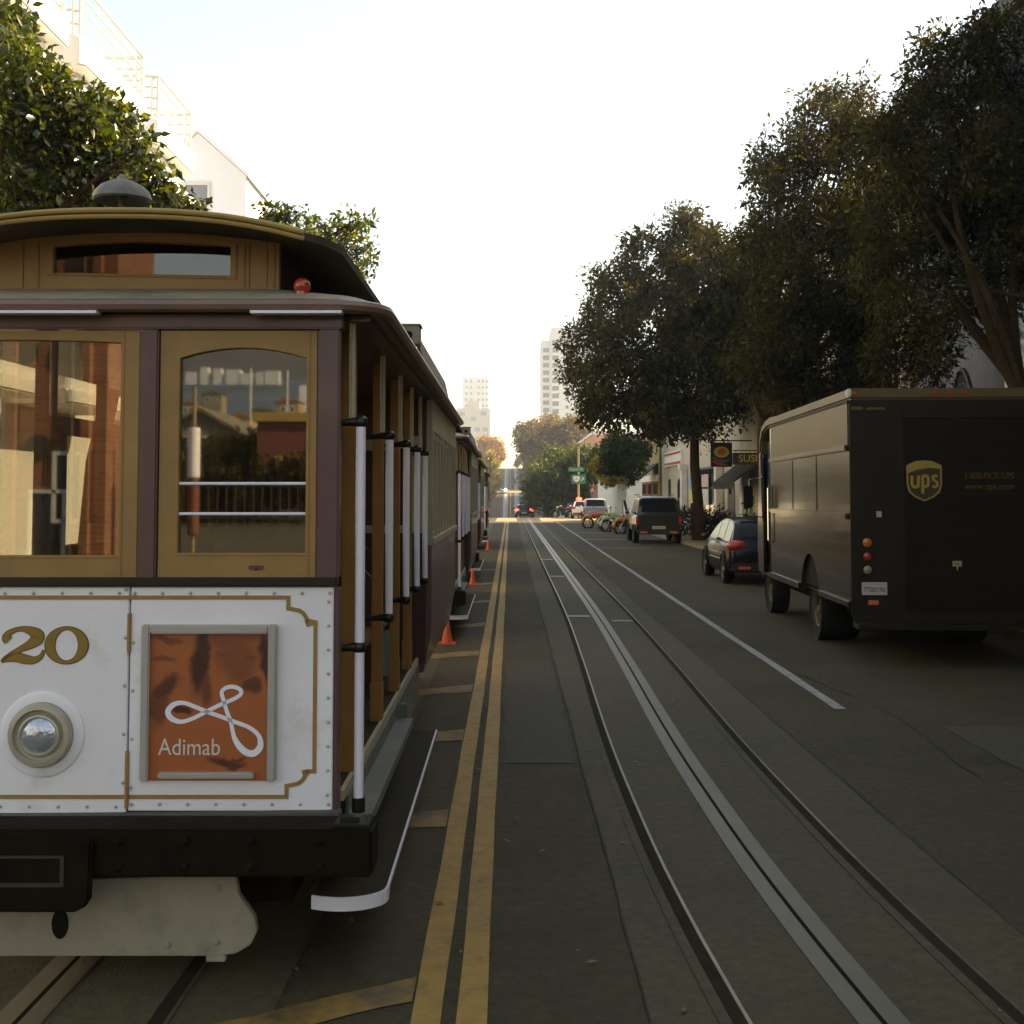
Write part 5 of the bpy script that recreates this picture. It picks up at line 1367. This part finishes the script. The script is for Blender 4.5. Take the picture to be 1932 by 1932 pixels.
for (x, s) in ((.10, -1), (Wt - .10, 1)):
    wheel_parts(tk, x, 2.45, .41, .5, s, M['hub'], 0, .55)
    wheel_parts(tk, x, 6.25, .41, .26, s, M['hub'], 0, .55)

# ------------------------------------------------------------------ parked and driving cars
mat('paint_black', (.009, .009, .010), .28, var=0, coat=.1, spec=.25)
mat('paint_green_black', (.012, .013, .010), .3, var=.1, coat=.8)
mat('paint_silver', (.42, .42, .44), .25, metal=.35, var=.03, coat=.6)
mat('paint_white', (.66, .67, .68), .25, var=.03, coat=.6)
mat('paint_dark', (.02, .02, .022), .25, var=.05, coat=.6)
mat('alloy', (.50, .46, .38), .4, metal=.15, var=.1)
mat('car_glass', (.012, .014, .018), .06, var=0, spec=.16)
mat('plastic_dark', (.02, .02, .02), .6, var=.1)
mat('strip_chrome', (.6, .6, .58), .2, metal=.8, var=0)
def vehicle(name, label, loc, rz, paint, L=4.2, Wd=1.76, H=1.45, belt=.92, shape='hatch', wr=.31, lamp=None, group=None, rimm=None, lift=.0, plate='6XKB512', spokes=5):
    """rear at local y=0, nose at +y"""
    t = thing(name, label, 'car', loc, rz, group)
    hw = Wd / 2
    if shape == 'suv':
        st = [(0, .93, .5, belt * .98), (.12, 1, .42, belt), (L * .35, 1, .36, belt + .01), (L * .66, 1, .36, belt), (L * .74, .99, .36, belt - .02), (L * .93, .95, .36, belt - .10), (L * .99, .86, .42, belt - .2), (L, .78, .5, belt - .36)]
        gh = [(.03, .90, .70 * 1.0, belt - .02), ]
        g0, g1, g2, g3 = .04, .30, L * .58, L * .71
    elif shape == 'hatch':
        st = [(0, .86, .45, belt * .86), (.07, .95, .34, belt * .97), (.3, 1, .26, belt), (L * .4, 1, .22, belt + .0), (L * .68, 1, .22, belt - .02), (L * .76, .985, .22, belt - .04), (L * .92, .93, .24, belt - .18), (L * .985, .8, .3, belt - .3), (L, .7, .4, belt - .42)]
        g0, g1, g2, g3 = .10, .75, L * .50, L * .77
    else:
        st = [(0, .86, .45, belt * .9), (.08, .95, .36, belt), (.3, 1, .26, belt + .02), (L * .4, 1, .22, belt), (L * .7, 1, .22, belt - .03), (L * .92, .93, .24, belt - .16), (L, .75, .36, belt - .36)]
        g0, g1, g2, g3 = L * .10, L * .26, L * .52, L * .72
    rings = []
    for (y, k, zb, zt) in st:
        w_ = hw * k
        zm = zb + (zt - zb) * .45
        rings.append([(-w_ * .90, y, zb + lift), (-w_ * .99, y, zb + .09 + lift), (-w_, y, zm + lift), (-w_ * .985, y, zt - .10 + lift), (-w_ * .93, y, zt - .02 + lift), (-w_ * .7, y, zt + .015 + lift),
                      (w_ * .7, y, zt + .015 + lift), (w_ * .93, y, zt - .02 + lift), (w_ * .985, y, zt - .10 + lift), (w_, y, zm + lift), (w_ * .99, y, zb + .09 + lift), (w_ * .90, y, zb + lift)])
    MB().loft(rings).build('body', paint, t, smooth=True)
    zt = H + lift; zb = belt - .04 + lift
    wb = hw * .93; wt = hw * (.72 if shape != 'suv' else .79)
    PR = {'hatch': [(.035, 0), (.06, .35), (.10, .70), (.155, .92), (.24, 1.0), (.36, 1.03), (.47, .99), (.56, .88), (.65, .66), (.74, .32), (.80, 0)],
          'suv': [(.006, 0), (.02, .45), (.04, .85), (.07, .97), (.14, 1.0), (.3, 1.02), (.48, 1.0), (.54, .93), (.60, .62), (.67, .2), (.70, 0)],
          'sedan': [(.10, 0), (.17, .38), (.23, .70), (.29, .92), (.37, 1.0), (.45, 1.02), (.53, .97), (.60, .76), (.68, .35), (.745, 0)]}[shape]
    hg = zt - zb
    wd_ = lambda f: wb + (wt - wb) * min(1, f)
    rg = []
    for (t_, f) in PR:
        y = t_ * L; z = zb + hg * f; fm = f * .55
        rg.append([(-wb, y, zb - .03), (-wd_(fm), y, zb + hg * fm), (-wd_(f * .93), y, zb + hg * f * .93), (-wd_(f) * .86, y, zb + hg * f * .995), (0, y, z + .012), (wd_(f) * .86, y, zb + hg * f * .995), (wd_(f * .93), y, zb + hg * f * .93), (wd_(fm), y, zb + hg * fm), (wb, y, zb - .03)])
    MB().loft(rg, closed=False, cap=False).build('roof', paint, t, smooth=True)
    def fr_(q):
        for (a_, fa), (b_, fb) in zip(PR, PR[1:]):
            if a_ <= q <= b_: return fa + (fb - fa) * (q - a_) / (b_ - a_)
        return 0
    lo_, hi_ = PR[0][0], PR[-1][0]
    cuts = {'hatch': [.105, .30, .50, .755], 'suv': [.03, .20, .38, .655], 'sedan': [.17, .42, .69]}[shape]
    for s in (-1, 1):
        for ca, cb in zip(cuts, cuts[1:]):
            top = []; bot = []
            for k in range(7):
                q = ca + .008 + (cb - ca - .016) * k / 6
                f = fr_(q) - (.11 if shape != 'suv' else .10); fb_ = .10
                f = max(f, fb_ + .02)
                top.append((s * (wd_(f) + .006), q * L, zb + hg * f)); bot.append((s * (wd_(fb_) + .006), q * L, zb + hg * fb_))
            poly = bot + top[::-1]; n = len(poly)
            inn = [(x - s * .02, y, z) for x, y, z in poly]
            MB().add(poly + inn, [(i, i + 1, n - 2 - i, n - 1 - i) for i in range(6)] + [(i, (i + 1) % n, n + (i + 1) % n, n + i) for i in range(n)]).build('side_window', M['car_glass'], t)
    def screen(name, qs, sy):
        rows_ = []
        for q in qs:
            f = fr_(q); x = wd_(f) * .83
            rows_.append([(-x, q * L + sy * .014, zb + hg * f * 1.0 + .014), (-x * .5, q * L + sy * .016, zb + hg * f + .02), (x * .5, q * L + sy * .016, zb + hg * f + .02), (x, q * L + sy * .014, zb + hg * f * 1.0 + .014)])
        MB().loft(rows_, closed=False, cap=False).build(name, M['car_glass'], t, smooth=True)
    ra = {'hatch': [.052, .075, .10, .14], 'suv': [.012, .02, .03, .042], 'sedan': [.11, .17, .23, .28]}[shape]
    fa = {'hatch': [.785, .74, .65, .575], 'suv': [.69, .67, .60, .55], 'sedan': [.735, .68, .60, .545]}[shape]
    screen('rear_window', ra, -1)
    screen('windscreen', fa, 1)
    # trim
    MB().box((-hw * .93, -.05, .30 + lift), (hw * .93, .12, .50 + lift)).build('rear_bumper', M['plastic_dark'], t, bevel=.04)
    MB().box((-hw * .85, L - .1, .28 + lift), (hw * .85, L + .03, .46 + lift)).build('front_bumper', M['plastic_dark'], t, bevel=.04)
    for s in (-1, 1):
        MB().box((s * hw * .985, L * .28, .52 + lift), (s * (hw + .012), L * .66, .545 + lift)).build('side_strip', M['strip_chrome'] if shape == 'hatch' else M['plastic_dark'], t, bevel=.006)
        mr = MB().blob((s * (hw + .10), L * .66, belt + .06 + lift), (.10, .07, .075), 10, 7).build('mirror', paint, t, smooth=True)
        for fy in (.19, .81):
            y = L * fy
            MB().ring([(y + (wr + .075) * math.cos(2 * math.pi * k / 24), wr + (wr + .075) * math.sin(2 * math.pi * k / 24)) for k in range(24)], [(y + .06 * math.cos(2 * math.pi * k / 24), wr + .06 * math.sin(2 * math.pi * k / 24)) for k in range(24)], s * (hw * .90), s * (hw * 1.004), 'X').build('wheel_arch', M['black'], t)
            wheel_parts(t, s * (hw + .012), y, wr, .2, s, rimm or M['alloy'], spokes, .68)
    lm = lamp or M['red_lamp']
    for s in (-1, 1):
        if shape == 'suv':
            MB().box((s * hw * .86, -.03, belt * .66 + lift), (s * hw * .985, .1, belt * .93 + lift)).build('tail_lamp', lm, t, bevel=.02)
        else:
            MB().blob((s * hw * .80, .12, belt * .93 + lift), (.23, .15, .13), 14, 8).build('tail_lamp', lm, t, smooth=True)
        MB().blob((s * hw * .66, L - .12, belt * .68 + lift), (.17, .12, .08), 12, 8).build('headlamp', M['clear_lamp'], t, smooth=True)
    pl = MB().box((-.26, -.066, .52 + lift + (.1 if shape == 'hatch' else .0)), (.26, -.04, .64 + lift + (.1 if shape == 'hatch' else 0))).build('number_plate', M['plate_white'], t, bevel=.005)
    text_mesh('plate_number', plate, .10, M['plate_ink'], pl, (0, -.067, .58 + lift + (.1 if shape == 'hatch' else 0)))
    MB().box((-hw * .8, -.062, .36 + lift), (-hw * .5, -.05, .42 + lift)).box((hw * .5, -.062, .36 + lift), (hw * .8, -.05, .42 + lift)).build('rear_reflector', M['orange_refl'], t)
    return t
hb = vehicle('hatchback_car', 'black hatchback parked just ahead of the brown truck', (5.70, 26.3, 0), R(-.5), M['paint_black'], 4.25, 1.78, 1.46, .93, 'hatch', .33)
sv = vehicle('suv_car', 'dark old sport utility parked facing away, with tinted rear window', (6.0, 48.4, 0), R(-1), M['paint_green_black'], 4.6, 1.86, 1.82, 1.08, 'suv', .38, lift=.08, plate='3KDV207')
MB().box((-.72, .9, 1.95), (-.68, 3.0, 1.99)).box((.68, .9, 1.95), (.72, 3.0, 1.99)).build('roof_rack', M['plastic_dark'], sv)
ss = vehicle('suv_car', 'silver estate car parked beyond the colourful motorcycles', (6.2, 87, 0), R(-2), M['paint_silver'], 4.5, 1.8, 1.66, 1.0, 'suv', .34, lift=.02)
pc = vehicle('patrol_car', 'white car with a glowing red roof light, half hidden by the silver one', (6.0, 97.5, gz(97.5)), R(-2), M['paint_white'], 4.8, 1.9, 1.45, .95, 'sedan', .33)
lb_ = MB().box((-.55, 1.7, 1.46), (.55, 1.95, 1.54)).build('light_bar', M['plastic_dark'], pc, bevel=.02)
MB().blob((-.35, 1.68, 1.60), (.24, .15, .15), 14, 8).build('beacon', emit('beacon_red', (1, .06, .05), 3.5), lb_, smooth=True)
braking = emit('brake_red', (1, .07, .05), 3.0)
vehicle('sedan_car', 'black car driving away with red brake lights at the crest of the road', (1.45, 121, gz(121) + .1), R(0), M['paint_dark'], 4.5, 1.8, 1.42, .92, 'sedan', .32, lamp=braking)
vehicle('sedan_car', 'oncoming car on the far hill with one bright headlight', (-1.9, 366, gz(366)), R(180), M['paint_silver'], 4.6, 1.85, 1.5, .95, 'sedan', .33)
oc = bpy.data.objects['sedan_car.001']
for o in oc.children:
    if o.name.startswith('headlamp') and o.data.vertices[0].co.x > 0: pass
hd = [o for o in oc.children if o.name.startswith('headlamp')]
em_h = emit('headlight_on', (1, .97, .9), 12)
hl_ = MB().blob((-.62, 4.62, .72), (.36, .1, .36), 14, 8).build('headlamp', em_h, oc, smooth=True)
vehicle('sedan_car', 'dark car parked under the trees just past the crossing', (6.1, 112, gz(112)), R(-2), M['paint_dark'], 4.5, 1.8, 1.42, .92, 'sedan', .32)

# ------------------------------------------------------------------ motorcycles
mat('moto_orange', (.62, .22, .03), .3, var=.1, coat=.6); mat('moto_red', (.50, .07, .035), .3, var=.1, coat=.6)
mat('moto_green', (.33, .55, .36), .35, var=.05, coat=.4); mat('moto_yellow', (.55, .36, .10), .35, var=.15, coat=.4); mat('moto_black', (.02, .02, .02), .4, var=.2)
def motorcycle(label, loc, rz, front, tank, seat):
    t = thing('motorcycle', label, 'motorcycle', loc, rz, 'motorcycles parked between the cars')
    for (y, r) in ((.68, .31), (-.68, .30)):
        ty = MB().tube([(0, y + r * math.cos(2 * math.pi * k / 24), .31 + r * math.sin(2 * math.pi * k / 24)) for k in range(24)], .065, 8, closed=True).build('tyre', M['tyre'], t, smooth=True)
        mb = MB().lathe([(.05, -.06), (.05, .06)], (0, y, .31), 'X', 10)
        for k in range(6):
            a = 2 * math.pi * k / 6
            mb.tube([(0, y, .31), (0, y + (r - .05) * math.cos(a), .31 + (r - .05) * math.sin(a))], .016, 5)
        mb.build('rim', M['alloy'], ty)
    MB().tube([(0, .95, .62), (0, .82, .72), (0, .62, .74), (0, .48, .66)], [.05, .10, .11, .06], 10).tube([(0, .95, .62), (0, 1.02, .45), (0, 1.02, .32)], [.05, .11, .07], 10).build('front_fender', front, t, smooth=True)
    MB().tube([(-.11, .70, .34), (-.11, .48, .80), (-.11, .38, 1.0)], .028, 8).tube([(.11, .70, .34), (.11, .48, .80), (.11, .38, 1.0)], .028, 8).build('fork', M['alloy'], t, smooth=True)
    MB().loft([[(.06 * c, .52, .80 + .06 * s) for c, s in ((-1, 0), (-.7, 1), (.7, 1), (1, 0), (.7, -1), (-.7, -1))], [(.17 * c, .3, .84 + .13 * s) for c, s in ((-1, 0), (-.7, 1), (.7, 1), (1, 0), (.7, -1), (-.7, -1))], [(.17 * c, .05, .82 + .13 * s) for c, s in ((-1, 0), (-.7, 1), (.7, 1), (1, 0), (.7, -1), (-.7, -1))], [(.08 * c, -.2, .78 + .07 * s) for c, s in ((-1, 0), (-.7, 1), (.7, 1), (1, 0), (.7, -1), (-.7, -1))]]).build('tank', tank, t, smooth=True)
    MB().loft([[(-.08, -.05, .80), (.08, -.05, .80), (.08, -.05, .86), (-.08, -.05, .86)], [(-.15, -.35, .74), (.15, -.35, .74), (.15, -.35, .84), (-.15, -.35, .84)], [(-.12, -.85, .82), (.12, -.85, .82), (.12, -.85, .93), (-.12, -.85, .93)]]).build('seat', seat, t, bevel=.02)
    MB().blob((0, -.05, .45), (.18, .28, .2), 12, 8).tube([(.16, .1, .3), (.2, -.3, .24), (.2, -.95, .3)], .045, 8).box((-.05, -.7, .28), (.05, .45, .34)).build('engine', M['moto_black'], t)
    MB().tube([(0, -1.0, .6), (0, -.85, .70), (0, -.6, .70)], [.05, .09, .08], 8).build('rear_fender', front, t, smooth=True)
    MB().tube([(-.38, .2, 1.06), (-.2, .34, 1.04), (.2, .34, 1.04), (.38, .2, 1.06)], .018, 8).build('handlebar', M['alloy'], t)
    MB().blob((0, .55, .92), (.1, .1, .1), 12, 8).build('headlamp', M['clear_lamp'], t, smooth=True)
    for s in (-1, 1):
        MB().tube([(s * .25, .3, 1.05), (s * .32, .3, 1.24)], .008, 6).blob((s * .34, .3, 1.28), (.07, .02, .05), 10, 6).build('mirror', M['moto_black'], t)
    return t
motorcycle('motorcycle with orange mudguard and red tank, left of the others', (5.25, 70.5, 0), R(75), M['moto_orange'], M['moto_red'], M['moto_black'])
motorcycle('pale green motorcycle nearest the camera, nose towards the street', (5.75, 63.8, 0), R(112), M['moto_green'], M['moto_green'], M['moto_black'])
motorcycle('yellow motorcycle behind the pale green one', (5.95, 67.0, 0), R(80), M['moto_yellow'], M['moto_yellow'], M['moto_yellow'])
motorcycle('orange motorcycle with red seat beside the dark sport utility', (6.25, 60.6, 0), R(95), M['moto_orange'], M['moto_orange'], M['moto_red'])
motorcycle('black motorcycle far off at the right edge of the crossing', (4.7, 106, gz(106)), R(80), M['moto_black'], M['moto_black'], M['moto_black'])

# ------------------------------------------------------------------ signs
sp = thing('sign_post', 'grey post with two green street signs at the crossing', 'sign post', (5.72, 100, 0))
MB().tube([(0, 0, 0), (0, 0, 5.9)], .085, 10).build('post', M['galv'], sp)
s1 = MB().box((-.88, -.14, 3.86), (.50, -.10, 4.26)).build('street_name_sign', M['sign_green'], sp, bevel=.02)
text_mesh('sign_lettering', 'North Pt', .30, M['sign_pale'], s1, (-.2, -.145, 4.06))
s2 = MB().box((-.62, -.14, 2.86), (.62, -.10, 3.66)).build('route_sign', M['sign_green'], sp, bevel=.03)
MB().prism([(x * .28 - .17, z * .26 + 3.26) for x, z in ((-.9, .9), (-.4, 1), (0, .85), (.4, 1), (.9, .9), (1, .1), (.7, -.6), (0, -1), (-.7, -.6), (-1, .1))], -.148, -.14, 'Y').build('route_shield', M['sign_white'], s2)
text_mesh('route_number', '101', .24, M['plate_ink'], s2, (-.17, -.15, 3.26))
MB().ribbon([(.22, 3.12), (.42, 3.36), (.42, 3.22)], .06, -.147, -.139).ribbon([(.42, 3.36), (.28, 3.36)], .06, -.147, -.139).build('route_arrow', M['sign_white'], s2)
pp = thing('parking_sign', 'parking regulation sign with pink and pale green plates on a thin post', 'sign', (7.0, 73, .13))
pp.location = (at(1174, 925, 73).x, 73, .13)
MB().tube([(0, 0, 0), (0, 0, 3.0)], .04, 8).build('post', M['galv'], pp)
MB().box((-.28, -.06, 2.15), (.28, -.045, 2.85)).build('upper_plate', M['sign_pink'], pp, bevel=.01)
MB().box((-.26, -.06, 1.5), (.26, -.045, 2.1)).build('lower_plate', M['sign_pale'], pp, bevel=.01)

# ------------------------------------------------------------------ morning haze over the far street
hm = bpy.data.materials.new('haze'); hm.use_nodes = True
ht = hm.node_tree; ht.nodes.remove(ht.nodes['Principled BSDF'])
pv = ht.nodes.new('ShaderNodeVolumePrincipled')
pv.inputs['Color'].default_value = (.90, .93, 1.0, 1)
pv.inputs['Density'].default_value = .00055
pv.inputs['Anisotropy'].default_value = .45
ht.links.new(pv.outputs[0], ht.nodes['Material Output'].inputs['Volume'])
hz = MB().box((-1005, -1005, -13), (1005, 1505, 140)).build('haze', hm)
tag(hz, kind='stuff')
